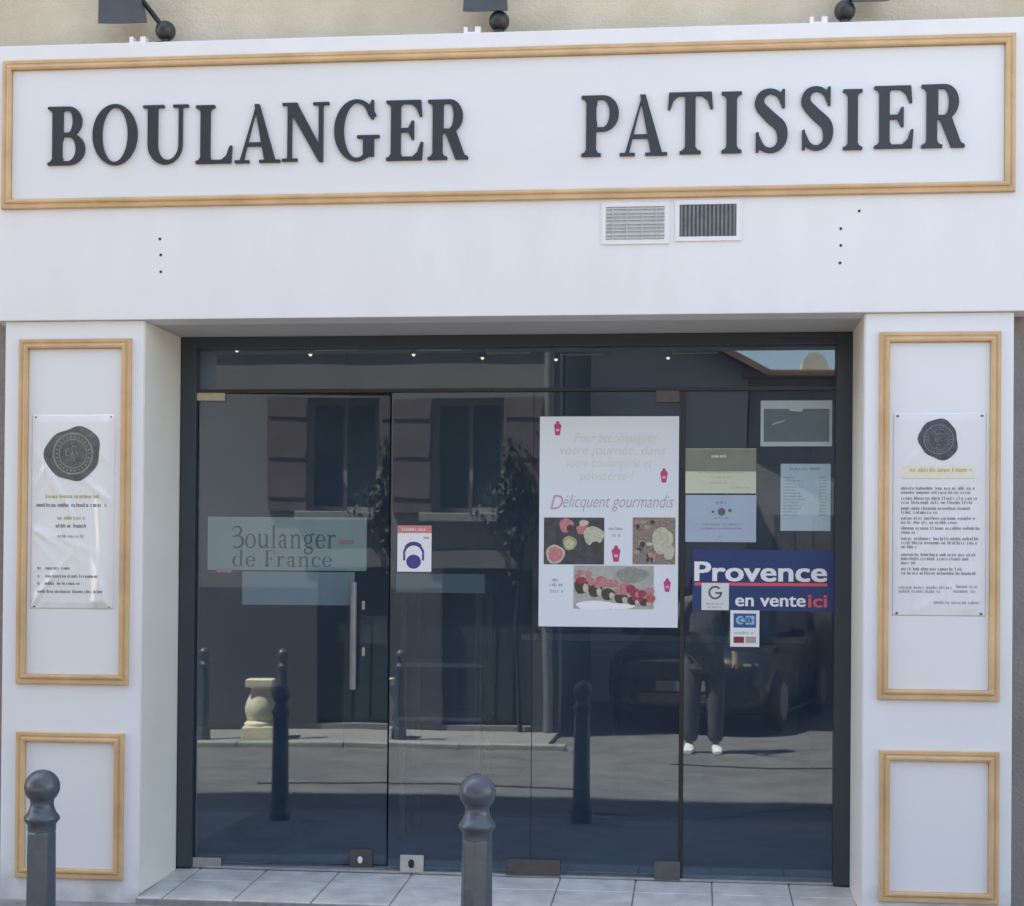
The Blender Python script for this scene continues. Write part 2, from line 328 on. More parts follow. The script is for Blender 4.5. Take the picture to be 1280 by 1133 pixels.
def contours(f, x0, x1, y0, y1, h=1.1):
    xs = np.arange(x0, x1 + h, h); ys = np.arange(y0, y1 + h, h)
    X, Y = np.meshgrid(xs, ys, indexing='ij'); D = f(X, Y); D = np.where(np.abs(D) < 1e-6, 1e-6, D); I = D < 0
    c = I[:-1, :-1].astype(int) + 2*I[1:, :-1] + 4*I[1:, 1:] + 8*I[:-1, 1:]
    T = {1: [(3, 0)], 2: [(0, 1)], 3: [(3, 1)], 4: [(1, 2)], 5: [(3, 2), (1, 0)], 6: [(0, 2)], 7: [(3, 2)], 8: [(2, 3)], 9: [(2, 0)], 10: [(0, 3), (2, 1)], 11: [(2, 1)], 12: [(1, 3)], 13: [(1, 0)], 14: [(0, 3)]}
    nxt = {}; pos = {}
    def key(i, j, e):
        k = {0: (i, j, 0), 1: (i+1, j, 1), 2: (i, j+1, 0), 3: (i, j, 1)}[e]
        if k not in pos:
            a, b = k[0], k[1]; a2, b2 = (a+1, b) if k[2] == 0 else (a, b+1)
            t = D[a, b]/(D[a, b] - D[a2, b2]); pos[k] = (xs[a] + (xs[a2]-xs[a])*t, ys[b] + (ys[b2]-ys[b])*t)
        return k
    for i, j in zip(*np.nonzero((c > 0) & (c < 15))):
        for a, b in T[int(c[i, j])]: nxt[key(i, j, a)] = key(i, j, b)
    loops = []
    while nxt:
        s0 = next(iter(nxt)); L = []; k = s0
        while k in nxt: L.append(pos[k]); k = nxt.pop(k)
        if len(L) > 5: loops.append(L)
    return loops
def simplify(L, tol=0.16):
    def rdp(P):
        if len(P) < 3: return P
        a, b = np.array(P[0]), np.array(P[-1]); d = b - a; n = np.hypot(*d) or 1e-9
        q = np.array(P); dist = np.abs(d[0]*(q[:, 1]-a[1]) - d[1]*(q[:, 0]-a[0]))/n if np.hypot(*(b-a)) > 1e-9 else np.hypot(q[:, 0]-a[0], q[:, 1]-a[1])
        i = int(dist.argmax())
        if dist[i] < tol: return [P[0], P[-1]]
        return rdp(P[:i+1])[:-1] + rdp(P[i:])
    h = len(L)//2
    return rdp(L[:h+1])[:-1] + rdp(L[h:] + L[:1])[:-1]
GC = {}
def glyph(ch):
    if ch not in GC:
        w_, f = GLY[ch]; GC[ch] = (w_, [simplify(l) for l in contours(f(), -6, w_ + 8, -34, 112)])
    return GC[ch]
def glyph_mesh(m, ch, tx, tz, y, depth=0.0):
    """adds a glyph; tx, tz map glyph units to metres; front at y, going back by depth"""
    w_, loops = glyph(ch)
    polys = [[Vector((tx(p[0]), tz(p[1]), 0)) for p in l] for l in loops]
    flat_ = [p for l in polys for p in l]; tris = geometry.tessellate_polygon(polys)
    vs = [(p.x, y, p.y) for p in flat_]; fs = [tuple(t) for t in tris]
    if depth:
        n = len(flat_); vs += [(p.x, y + depth, p.y) for p in flat_]; k = 0
        fs += [tuple(i + n for i in t[::-1]) for t in tris]
        for l in polys:
            q = len(l); fs += [(k+i, k+(i+1) % q, n+k+(i+1) % q, n+k+i) for i in range(q)]; k += q
    m.add(vs, fs); return m
def glyph_word(m, text, x0, x1, z0, zcap, y, gap=5):
    """word fitted between x0 and x1, baseline z0, cap height zcap - z0"""
    tot = sum(glyph(c)[0] + gap if c != ' ' else 40 for c in text); k = (x1-x0)/tot; x = x0
    for c in text:
        if c == ' ': x += 40*k; continue
        glyph_mesh(m, c, lambda a, x=x: x + a*k, lambda b: z0 + b*(zcap-z0)/100, y); x += (glyph(c)[0] + gap)*k
    return m
def text_mb(s, x0, x1, z0, z1, y, bold=0.0, shear=0.0):
    """plain sans lettering fitted into a box"""
    cu = bpy.data.curves.new('lettering', 'FONT'); cu.body = s; cu.offset = bold; cu.shear = shear; cu.resolution_u = 3
    o = bpy.data.objects.new('lettering', cu); COL.objects.link(o)
    me = o.to_mesh(); vs = np.array([v.co[:2] for v in me.vertices]); fs = [tuple(p.vertices) for p in me.polygons]; o.to_mesh_clear()
    bpy.data.objects.remove(o); bpy.data.curves.remove(cu)
    a, b = vs.min(0), vs.max(0); m = MB()
    m.add([(x0 + (p[0]-a[0])/(b[0]-a[0])*(x1-x0), y, z0 + (p[1]-a[1])/(b[1]-a[1])*(z1-z0)) for p in vs], fs); return m
def text_rows(m, x0, x1, z, h, y, rnd, fill=1.0, fn=None):
    """one line of fine print: letter-sized strokes grouped into words"""
    x = x0; end = x0 + (x1-x0)*fill; p = h*0.62
    while x < end - p:
        for _ in range(rnd.randint(2, 8)):
            if x > end - p: break
            hh = h*rnd.choice((0.66, 0.66, 0.7, 1.0)); t = p*0.26
            k = rnd.random()
            parts = [(x, x+t, z, z+hh)]
            if k < 0.7: parts.append((x+p*0.5, x+p*0.5+t, z, z+h*0.66))
            if k > 0.25: parts.append((x+t, x+p*0.5, z+h*0.5, z+h*0.66))
            if k > 0.5: parts.append((x+t, x+p*0.5, z, z+h*0.15))
            for a, b, c, d in parts:
                q = [(a, c), (b, c), (b, d), (a, d)]
                m.add([(u, y + (fn(u, v) if fn else 0), v) for u, v in q], [(0, 1, 2, 3)])
            x += p*rnd.uniform(0.95, 1.15)
        x += p*0.7
    return m
def script_row(m, x0, x1, z, h, y, rnd, t):
    """joined handwriting: a looping ribbon"""
    n = int((x1-x0)/(h*0.16)); P = []; amp = h*0.4; ph = 0
    for i in range(n):
        if i % 5 == 0: amp = h*rnd.choice((0.22, 0.3, 0.3, 0.6))
        P.append((x0 + (x1-x0)*i/n + h*0.1*math.sin(ph), z + amp*(0.5 + 0.5*math.sin(ph*1.0)))); ph += rnd.uniform(0.9, 1.5)
    for i in range(len(P)-1):
        if rnd.random() < 0.07: continue
        (a, b), (c, d) = P[i], P[i+1]; l = math.hypot(c-a, d-b) or 1; nx, nz = -(d-b)/l*t, (c-a)/l*t
        m.add([(a-nx, y, b-nz), (c-nx, y, d-nz), (c+nx, y, d+nz), (a+nx, y, b+nz)], [(0, 1, 2, 3)])
    return m

# ================================================================== GROUND AND STREET
ROADZ, KERBY = -0.20, -1.95
struct('ground', MB().box(-400, 400, -400, 400, -0.7, -0.62), mat('dry_soil', (0.20, 0.17, 0.12), 0.95, 0.3, 0.5))
m = MB(); m.add([(-30, 0.6, 0.0), (22, 0.6, 0.0), (22, KERBY + 0.14, -0.06), (-30, KERBY + 0.14, -0.06), (-30, 0.6, -0.6), (22, 0.6, -0.6), (22, KERBY + 0.14, -0.6), (-30, KERBY + 0.14, -0.6)],
                [(0, 1, 2, 3), (4, 7, 6, 5), (0, 4, 5, 1), (3, 2, 6, 7), (0, 3, 7, 4), (1, 5, 6, 2)])
struct('pavement', m, PAVE)
def kerb_line(name, x0, x1, y0, y1, zt, ma=KERB):
    e = struct(name, MB().box(x0, x1, y0 + 0.012, y1 - 0.012, -0.6, zt - 0.012), GROUT)
    base = MB().box(0.004, 0.976, y0, y1, -0.5, zt, 0.012).mesh('kerbstone', ma); x = x0
    while x < x1 - 0.5:
        o = bpy.data.objects.new('kerbstone', base); COL.objects.link(o); o.parent = e; o.location = (x, 0, random.uniform(-0.004, 0.004)); x += 0.98
kerb_line('kerb', -8, 5, KERBY, KERBY + 0.14, -0.055, mat('granite_kerb', (0.20, 0.20, 0.20), 0.85, 0.2, 14, 0.4, 60))
FARY = -6.5
m = MB(); m.box(-30, 22, -30, KERBY + 0.06, -0.6, ROADZ); struct('road', m, ASPH)
rp = MB()                                                       # tar-sealed cracks
for pts in ([(-0.2, -5.7), (0.5, -5.62), (1.4, -5.75), (2.6, -5.66)], [(-0.9, -3.0), (0.0, -2.75), (0.5, -3.2), (1.2, -3.55), (2.2, -4.1)], [(-2.6, -4.1), (-1.5, -4.18), (-0.9, -4.05)]):
    P = []
    for (a, b), (c, d) in zip(pts, pts[1:]): P += [(a + (c-a)*t/8, b + (d-b)*t/8 + random.uniform(-0.02, 0.02)) for t in range(8)]
    P.append(pts[-1]); W = [random.uniform(0.02, 0.042) for _ in P]; n = len(P)
    rp.add([(p[0], p[1] + q*w_, ROADZ + 0.004) for q in (-1, 1) for p, w_ in zip(P, W)], [(i, i+1, n+i+1, n+i) for i in range(n-1)])
struct('road_crack_seal', rp, mat('bitumen_seal', (0.02, 0.02, 0.02), 0.5, 0.2, 10))
HOUSEY = -7.75
struct('far_pavement', MB().box(-30, -1.35, HOUSEY - 0.3, FARY - 0.14, -0.6, -0.155), mat('worn_concrete', (0.26, 0.25, 0.24), 0.9, 0.2, 3, 0.5, 80))
kerb_line('far_kerb', -9, -1.3, FARY - 0.14, FARY, -0.15)

# ================================================================== BAKERY BUILDING
XL, XR = px(4, 700, 0.02)[0], px(1266, 700, 0.02)[0]
FXL, FXR = px(-12, 230, 0)[0], px(1292, 220, 0)[0]
ZT = (px(2, 57, 0)[1] + px(1278, 22, 0)[1])/2
ZS = (px(2, 402, 0)[1] + px(1278, 388, 0)[1])/2
J0, J1 = px(180, 404, 0.02)[0], px(1082, 392, 0.02)[0]
GY = 0.472                                                      # front of the glazed frame
bak = empty('bakery_building', (-0.8, 0.1, 0.0), 'white panelled bakery building front with beige render above the fascia', 'building')
HB = 15.0  # unseen height, set so the building's shadow ends on the road
m = MB(); m.box(-24, 9, 0.15, 7, ZT - 0.35, HB)
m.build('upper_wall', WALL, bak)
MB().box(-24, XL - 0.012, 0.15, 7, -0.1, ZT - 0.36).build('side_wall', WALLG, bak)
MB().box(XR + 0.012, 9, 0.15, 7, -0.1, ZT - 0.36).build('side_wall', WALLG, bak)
MB().box(-24.2, 9.2, -0.6, 7.2, HB, HB + 0.15).build('roof', mat('terracotta', (0.27, 0.15, 0.11), 0.85, 0.25, 6), bak)  # added unseen eave, its overhang shaped to place the shadow edge
fas = MB().box(FXL, FXR, 0, 0.148, ZS, ZT, 0.004).build('fascia', WHITE, bak)
# pilasters with two oak framed panels each
for k, (xa, xb, cols) in enumerate(((XL, J0, ((24, 159),)), (J1, XR, ((1101, 1250),)))):
    p = MB().box(xa, xb, 0.02, GY + 0.02, -0.08, ZS - 0.001, 0.003).build('pilaster', PIL, bak)
    if k == 0: fr = [((23, 424), (159, 857)), ((19, 915), (152, 1101))]
    else: fr = [((1100, 415), (1250, 877)), ((1100, 938), (1249, 1132))]
    for (u0, v0), (u1, v1) in fr:
        x0, z1 = px(u0, v0, 0.0); x1, z0 = px(u1, v1, 0.0)
        moulding(p, x0, x1, z0, z1, 0.02)
        MB().box(x0 + 0.042, x1 - 0.042, 0.017, 0.021, z0 + 0.042, z1 - 0.042).build('inset_panel', WHITE2, p)
for xa, xb in ((J0 + 0.0003, J0 + 0.004), (J1 - 0.004, J1 - 0.0003)): MB().box(xa, xb, 0.026, GY - 0.001, 0.03, ZS - 0.002).build('jamb_lining', mat('cream_jamb_paint', (0.80, 0.76, 0.69), 0.55, 0.03, 3), bak)
# soffit of the entrance recess and the dark shop interior
MB().box(J0 - 0.005, J1 + 0.005, 0.147, GY + 0.03, ZS + 0.0, ZS + 0.06).build('soffit', mat('grey_soffit_paint', (0.50, 0.50, 0.50), 0.7, 0.04, 3), bak)
RY = 4.2
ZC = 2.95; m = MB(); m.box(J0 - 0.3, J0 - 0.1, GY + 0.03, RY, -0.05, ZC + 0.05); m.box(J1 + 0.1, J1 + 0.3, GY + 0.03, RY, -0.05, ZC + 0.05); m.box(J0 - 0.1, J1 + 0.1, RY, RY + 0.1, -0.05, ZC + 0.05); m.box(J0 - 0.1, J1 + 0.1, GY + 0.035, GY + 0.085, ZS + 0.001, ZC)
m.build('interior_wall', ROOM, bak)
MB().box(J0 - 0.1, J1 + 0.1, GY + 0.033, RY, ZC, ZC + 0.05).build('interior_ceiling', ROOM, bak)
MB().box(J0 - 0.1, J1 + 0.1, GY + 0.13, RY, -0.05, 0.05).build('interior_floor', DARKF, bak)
# old fixing holes left in the fascia
for u, v in ((200, 299), (201, 319), (201, 340), (1074, 264), (1051, 286), (1051, 307), (1050, 329)):
    x, z = px(u, v, 0); m = MB().lathe([(0.0001, 0), (0.0058, 0), (0.0058, 0.002), (0.0001, 0.0025)], n=12)
    m.v = [(x + a, 0.0005 - c, z + b) for a, b, c in m.v]; m.build('screw_hole', BLACK, bak)
# two ventilation grilles
def grille(u0, v0, u1, v1, dark):
    x0, z1 = px(u0, v0, 0); x1, z0 = px(u1, v1, 0); b = 0.018
    f = MB(); f.box(x0, x1, -0.006, 0, z1 - b, z1); f.box(x0, x1, -0.006, 0, z0, z0 + b); f.box(x0, x0 + b, -0.0058, 0, z0 + b, z1 - b); f.box(x1 - b, x1, -0.0058, 0, z0 + b, z1 - b)
    g = f.build('ventilation_grille', WHITE, bak)
    c = MB().box(x0 + b, x1 - b, -0.002, 0.0, z0 + b, z1 - b).build('backing', mat('dark_vent_mesh', (0.09, 0.095, 0.10), 0.7, 0.3, 60) if dark else mat('grey_vent_mesh', (0.42, 0.43, 0.42), 0.7, 0.1, 40), g)
    sm = mat('vent_slat_dark', (0.17, 0.18, 0.19), 0.5, 0.2, 20) if dark else mat('vent_slat_light', (0.52, 0.53, 0.52), 0.5, 0.08, 20)
    n = 14 if dark else 9
    for i in range(n):
        if dark:
            x = x0 + b + (x1 - x0 - 2*b)*(i + 0.5)/n; s_ = MB().box(x - 0.004, x + 0.004, -0.005, -0.0025, z0 + b, z1 - b)
        else:
            z = z0 + b + (z1 - z0 - 2*b)*(i + 0.5)/n; t = 0.0025 + 0.002*(i % 3 == 1)
            s_ = MB().box(x0 + b, x1 - b, -0.005, -0.0025, z - t, z + t)
        s_.build('slat', sm, g)
    if not dark:
        for t in (0.12, 0.36, 0.62, 0.86):
            x = x0 + b + (x1-x0-2*b)*t; MB().box(x-0.002, x+0.002, -0.0102, -0.0052, z0+b, z1-b).build('bar', sm, g)
grille(752, 254, 836, 305, False); grille(844, 251, 926, 301, True)

# ---- entrance step
dz0, dz1 = 0.014, 0.052
st = struct('doorstep', MB().add([(J0, -0.01, -0.05), (J1, -0.01, -0.05), (J1, GY + 0.13, -0.05), (J0, GY + 0.13, -0.05), (J0, -0.01, dz0 - 0.006), (J1, -0.01, dz0 - 0.006), (J1, GY + 0.13, dz1 - 0.006), (J0, GY + 0.13, dz1 - 0.006)],
    [(0, 3, 2, 1), (4, 5, 6, 7), (0, 1, 5, 4), (2, 3, 7, 6), (1, 2, 6, 5), (3, 0, 4, 7)]), mat('grey_cement', (0.24, 0.24, 0.235), 0.9, 0.2, 20, 0.3, 80))
def zstep(y): return dz0 + (dz1 - dz0)*(y + 0.01)/(GY + 0.14)
xj = [J0 + 0.11]
x = px(300, 1112, 0.1)[0] - 0.332
while x < J1:
    if x > J0 + 0.15: xj.append(x)
    x += 0.332
xj.append(J1)
xs_ = [J0] + xj
for (ya, yb) in ((0.0, 0.30), (0.30, GY + 0.125)):
    for i in range(len(xs_) - 1):
        a, b = xs_[i] + 0.003, xs_[i+1] - 0.003; c, d = ya + 0.003, yb - 0.003
        if b - a < 0.02: continue
        e = random.uniform(-0.0008, 0.0008); bv = 0.003
        MB().add([(a, c, zstep(c)-0.02), (b, c, zstep(c)-0.02), (b, d, zstep(d)-0.02), (a, d, zstep(d)-0.02), (a, c, zstep(c)+e-bv), (b, c, zstep(c)+e-bv), (b, d, zstep(d)+e-bv), (a, d, zstep(d)+e-bv),
                  (a+bv, c+bv, zstep(c)+e), (b-bv, c+bv, zstep(c)+e), (b-bv, d-bv, zstep(d)+e), (a+bv, d-bv, zstep(d)+e)],
                 [(0, 1, 5, 4), (1, 2, 6, 5), (2, 3, 7, 6), (3, 0, 4, 7), (4, 5, 9, 8), (5, 6, 10, 9), (6, 7, 11, 10), (7, 4, 8, 11), (8, 9, 10, 11)]).build('tile', TILE, st)

# ================================================================== SIGN
sx0, sz1 = px(5, 77, -0.0)[0], (px(5, 77, 0)[1] + px(1270, 43, 0)[1])/2
sx1, sz0 = px(1269, 140, 0)[0], (px(8, 263, 0)[1] + px(1266, 240, 0)[1])/2
sign = empty('shop_sign', ((sx0 + sx1)/2, 0.0, sz0), 'long oak framed sign with raised charcoal letters reading BOULANGER PATISSIER', 'sign')
moulding(sign, sx0, sx1, sz0, sz1, 0.0)
MB().box(sx0 + 0.043, sx1 - 0.043, -0.003, 0.001, sz0 + 0.043, sz1 - 0.043).build('backboard', WHITE2, sign)
LT = [('B', 60, 106, 134, 206), ('O', 116, 171, 131, 206), ('U', 179, 235, 132, 205), ('L', 245, 290, 132, 204), ('A', 294, 350, 131, 203), ('N', 353, 411, 129, 202), ('G', 418, 474, 125, 201), ('E', 483, 528, 126, 200), ('R', 535, 585, 125, 199),
      ('P', 727, 774, 120, 195), ('A', 775, 834, 119, 194), ('T', 835, 891, 116, 192), ('I', 901, 929, 115, 191), ('S', 942, 986, 111, 191), ('S', 1000, 1043, 108, 188), ('I', 1053, 1080, 112, 187), ('E', 1093, 1141, 108, 185), ('R', 1152, 1206, 106, 184)]
OVER = {'O': (-1.5, 101.5), 'G': (-1.5, 101.5), 'S': (-1.5, 101.5), 'A': (0, 102), 'U': (-1.5, 100), 'N': (-1.5, 100)}
for ch, u0, u1, v0, v1 in LT:
    a, zt = px(u0, v0, -0.013); b, zb = px(u1, v1, -0.013); w_ = glyph(ch)[0]; lo, hi = OVER.get(ch, (0, 100))
    k = (zt - zb)/(hi - lo)
    glyph_mesh(MB(), ch, lambda t: a + t*(b-a)/w_, lambda t: zb + (t - lo)*k, -0.015, 0.0125).build('letter', LETTER, sign)

# ================================================================== SIGN SPOTLIGHTS
def spotlight(u, v, hood, label):
    """ball joint at pixel (u, v); hood: direction of the head (dx) and pixel where its lower edge lies"""
    Y = 0.06; x, z = px(u, v, Y); r = 0.043
    e = empty('sign_spotlight', (x, Y, ZT), label, 'spotlight', 'spotlights along the top of the sign')
    MB().lathe([(0.05, 0), (0.05, 0.008), (0.02, 0.012), (0.018, z - ZT)], (x, Y, ZT - 0.001)).build('base', BLACK, e)
    MB().ball((x, Y, max(z, ZT + r*0.9)), r).build('ball_joint', mat('black_painted_metal', (0.03, 0.032, 0.036), 0.4, 0.15, 20), e)
    (a, va), (b, vb) = hood; xa, za = px(a, va, Y - 0.02); xb, zb = px(b, vb, Y - 0.02); zl = (za + zb)/2; mx = (xa+xb)/2; hw = abs(xb-xa)/2; ht = 0.24
    MB().tube([(x, Y, max(z, ZT + r*0.9)), (x + (mx - x)*0.35, Y, zl + 0.06), (mx + hw*0.7*(1 if x > mx else -1), Y, zl + 0.12)], 0.011).build('arm', BLACK, e)
    k = 0.80; d = 0.07
    vs = [(mx-hw, Y-0.05, zl), (mx+hw, Y-0.05, zl), (mx+hw*k, Y-0.09, zl+ht), (mx-hw*k, Y-0.09, zl+ht), (mx-hw*0.85, Y+d-0.03, zl+0.03), (mx+hw*0.85, Y+d-0.03, zl+0.03), (mx+hw*0.6, Y+d-0.05, zl+ht-0.03), (mx-hw*0.6, Y+d-0.05, zl+ht-0.03)]
    h = MB().add(vs, [(0, 1, 2, 3), (5, 4, 7, 6), (0, 4, 5, 1), (1, 5, 6, 2), (2, 6, 7, 3), (3, 7, 4, 0)]).build('lamp_head', mat('blue_grey_metal', (0.075, 0.095, 0.115), 0.4, 0.12, 10), e)
    for s in range(4):
        t = 0.25 + s*0.17; zz = zl + ht*t
        MB().box(mx - hw*0.5, mx + hw*0.5, Y + d*0.4, Y + d*0.4 + 0.02, zz - 0.004, zz + 0.004).build('cooling_fin', BLACK, h)
    cx_, cz_ = px(u - 33, v + 10, 0.03)
    c = MB(); c.box(cx_-0.035, cx_+0.035, 0.01, 0.05, ZT - 0.001, ZT + 0.007); c.box(cx_-0.035, cx_-0.02, 0.01, 0.05, ZT + 0.007, ZT + 0.028); c.box(cx_+0.012, cx_+0.035, 0.01, 0.05, ZT + 0.007, ZT + 0.028)
    c.build('cable_clip', WPRINT, e)
spotlight(207, 39, ((126, 32), (182, 32)), 'dark spotlight with trapezoid head on fascia top above the letters OU')
spotlight(624, 27, ((580, 17), (636, 17)), 'dark spotlight with its head over its ball joint beyond the final R of BOULANGER')
spotlight(1056, 14, ((1064, 5), (1112, 5)), 'dark spotlight with raised head on fascia top above the letters IE')

# ================================================================== GLAZED ENTRANCE
gx0, gz1 = px(227, 422, GY); gx1, _ = px(1068, 415, GY); gzb = 0.053
ent = empty('glass_entrance', ((gx0+gx1)/2, GY, gzb), 'wide dark framed glass entrance with sidelight and overhead transom', 'shop entrance')
gz1 = ZS - 0.001
FW = px(243, 700, GY)[0] - gx0
ztr = px(640, 487, GY)[1]                                        # transom joint
GP = GY + 0.03                                                   # front of the panes
f = MB(); f.box(gx0, gx0 + FW, GY, GY + 0.07, gzb, gz1, 0.003); f.build('frame_post', ALU, ent)
f = MB(); f.box(gx1 - FW*1.1, gx1, GY, GY + 0.07, gzb, gz1, 0.003); f.build('frame_post', ALU, ent)
MB().box(gx0 + FW, gx1 - FW*1.1, GY + 0.001, GY + 0.07, gz1 - 0.052, gz1, 0.003).build('frame_head', ALU, ent)
MB().box(gx0 + FW, gx1 - FW*1.1, GY + 0.012, GY + 0.07, ztr - 0.006, ztr + 0.008).build('transom_bar', BLACK, ent)
MB().box(gx0 + FW, gx1 - FW*1.1, GP, GP + 0.008, ztr + 0.008, gz1 - 0.052).build('transom_pane', GLASS, ent)
def GX(u, v=700): return px(u, v, GP)[0]
xs1, xs2, xs3, xs4 = GX(487), GX(666), GX(850), GX(856)
ZB = gzb + 0.018
MB().box(xs1 + 0.004, xs2 - 0.0015, GP, GP + 0.008, ZB, ztr - 0.008).build('glass_pane', GLASS, ent)
MB().box(xs2 + 0.0015, xs3, GP, GP + 0.008, ZB, ztr - 0.008).build('glass_pane', GLASS, ent)
MB().box(xs4, gx1 - FW*1.1, GP, GP + 0.008, ZB - 0.01, ztr - 0.006).build('glass_pane', GLASS, ent)
MB().box(xs3 + 0.001, xs4 - 0.001, GP - 0.004, GP + 0.014, ZB - 0.018, ztr - 0.006).build('seal_strip', BLACK, ent)
MB().box(xs2 - 0.0014, xs2 + 0.0014, GP - 0.001, GP + 0.009, ZB, ztr - 0.008).build('seal_strip', BLACK, ent)
MB().box(gx0 + FW, gx1 - FW*1.1, GY + 0.02, GY + 0.125, gzb - 0.004, gzb + 0.006).build('threshold', mat('worn_steel_threshold', (0.40, 0.41, 0.42), 0.45, 0.2, 12, metal=0.4), ent)
def fitting(u0, v0, u1, v1, ma, name='patch_fitting', d=0.014):
    a, z1 = px(u0, v0, GP - d); b, z0 = px(u1, v1, GP - d)
    return MB().box(a, b, GP - d, GP - 0.0005, z0, z1, 0.002).build(name, ma, ent)
fitting(820, 488, 849, 503, BROWN); fitting(818, 1077, 850, 1101, mat('grey_bronze', (0.12, 0.13, 0.13), 0.4, 0.15, 20, metal=0.4))
fitting(633, 1074, 700, 1096, BROWN, 'floor_plate')
lk = fitting(500, 1069, 529, 1091, mat('pale_lock_metal', (0.50, 0.50, 0.47), 0.4, 0.15, 20, metal=0.4), 'lock_case')
a, z = px(514, 1080, GP - 0.016); MB().disc(a, z, 0.014, GP - 0.0155, 16, 0.02).build('keyhole', BLACK, lk)
# the left leaf stands slightly ajar: hinged on the left, swung inwards
TH = R(4.3); HX = gx0 + FW + 0.006
door = bpy.data.objects.new('door', None); COL.objects.link(door); door.parent = ent
door.location = Vector((HX, GP, 0)) - OFF[ent.name]; door.rotation_euler.z = TH; OFF[door.name] = Vector((0, 0, 0))
door.empty_display_size = 0.1
def pxl(u, v, yl=0.0):                                          # pixel -> local (x, z) on the leaf plane y = yl
    d = ray(u, v); c, s = math.cos(TH), math.sin(TH); P = CAM - Vector((HX, GP, 0))
    ly, ld = -s*P.x + c*P.y, -s*d.x + c*d.y; t = (yl - ly)/ld; q = P + d*t
    return c*q.x + s*q.y, q.z
LW = pxl(486, 700)[0]
MB().box(0, LW, 0, 0.008, ZB, ztr - 0.008).build('glass_pane', GLASS, door)
def lfit(u0, v0, u1, v1, ma, name='patch_fitting', d=0.014):
    a, z1 = pxl(u0, v0, -d); b, z0 = pxl(u1, v1, -d); return MB().box(a, b, -d, -0.0005, z0, z1, 0.002).build(name, ma, door)
lfit(236, 488, 281, 501, BRASS); lfit(231, 1072, 276, 1085, STEEL)
lfit(437, 1062, 465, 1088, BROWN, 'lock_case')
a, z = pxl(450, 1075, -0.016); MB().disc(a, z, 0.011, -0.0155, 16, 0.016).build('keyhole', WPRINT, door)
a, z1 = pxl(442, 728, -0.05); _, z0 = pxl(441, 862, -0.05)
h = MB(); h.tube([(a, -0.05, z0), (a, -0.05, z1)], 0.0155, 16)
h.tube([(a, -0.05, z0 + 0.08), (a, 0.0, z0 + 0.08)], 0.007); h.tube([(a, -0.05, z1 - 0.08), (a, 0.0, z1 - 0.08)], 0.007)
h.build('handle', mat('dull_grey_steel', (0.22, 0.23, 0.24), 0.5, 0.15, 20, metal=0.5), door)
h = MB()
for v in (757, 815):
    a, z = pxl(454, v, -0.01); h.lathe([(0.012, 0), (0.012, 0.03), (0.0001, 0.031)], n=14); 
h = MB()
a, z1 = pxl(450, 770, 0.01); b, z0 = pxl(483, 806, 0.01); h.box(a, b, 0.0085, 0.035, z0, z1, 0.003); h.build('lock_box', BLACK, door)
for v in (757, 815):
    a, z = pxl(454, v, -0.006); MB().box(a - 0.007, a + 0.007, -0.012, -0.0005, z - 0.02, z + 0.02, 0.003).build('lock_cylinder', STEEL, door)

# ------------------------------------------------------------------ notices on and behind the glass
def sheet(name, u0, v0, u1, v1, y, ma, label, cat, th=0.0016, slant=True):
    """flat rectangular notice; y = plane of its front"""
    a, zt = px(u0, v0, y); b, zb = px(u1, v1, y)
    if name is None: return a, b, zb, zt
    e = empty(name, ((a+b)/2, y, zb), label, cat)
    MB().box(a, b, y, y + th, zb, zt).build('backing', ma, e)
    return e, a, b, zb, zt
YO = GP - 0.0022                                                # stuck on the street side of the glass
YI = GP + 0.0095                                                # stuck behind it
P1 = lambda u, v: px(u, v, YO - 0.0004)
# -- large poster
ps, a, b, zb, zt = sheet('poster', 675, 521, 847, 785, YO, PAPER, 'large white poster with three pastry photos and pale script on glass door', 'poster')
y = YO - 0.0005; rn = random.Random(3)
PALE = mat('pale_green_script', (0.59, 0.65, 0.63), 0.6, 0.1, 30)
for t_, u0, u1, v0, v1 in (('Pour accompagner', 718, 822, 541, 557), ('votre journée, dans', 700, 832, 557, 572), ('votre boulangerie et', 708, 815, 573, 588), ('pâtisserie !', 724, 792, 589, 604)):
    x0, z1 = px(u0, v0, y); x1, z0 = px(u1, v1, y); text_mb(t_, x0, x1, z0, z1, y, -0.004, 0.25).build('script', PALE, ps)
x0, z1 = px(704, 619, y); x1, z0 = px(842, 640, y); text_mb('élicquent gourmandis', x0, x1, z0, z1, y, -0.006, 0.35).build('script', PLUM, ps)
x0, z1 = px(688, 619, y); x1, z0 = px(704, 637, y); text_mb('D', x0, x1, z0, z1, y, 0.0, 0.3).build('initial_letter', mat('pink_ink', (0.58, 0.28, 0.42), 0.5, 0.1, 20), ps)
def cupcake(u, v, s=1.0):
    x, z = px(u, v, y); c = MB(); c.disc(x, z + 0.014*s, 0.017*s, y, 18, 0.013*s); c.disc(x, z + 0.029*s, 0.008*s, y - 0.0001, 12)
    c.add([(x-0.015*s, y-0.0002, z+0.006*s), (x+0.015*s, y-0.0002, z+0.006*s), (x+0.010*s, y-0.0002, z-0.026*s), (x-0.010*s, y-0.0002, z-0.026*s)], [(0, 1, 2, 3)])
    c.build('cake_motif', PINK, ps)
    c = MB(); c.box(x-0.007*s, x+0.007*s, y-0.0005, y-0.0003, z-0.008*s, z+0.002*s); c.build('motif_detail', mat('pale_pink', (0.72, 0.45, 0.52), 0.5), ps)
for u, v, s in ((697, 537, 1), (830, 596, 1), (770, 694, 1.15), (834, 733, 0.95)): cupcake(u, v, s)
def photo(u0, v0, u1, v1, ma):
    x0, z1 = px(u0, v0, y); x1, z0 = px(u1, v1, y); o = MB().box(x0, x1, y, y + 0.0003, z0, z1).build('photo', ma, ps); return o
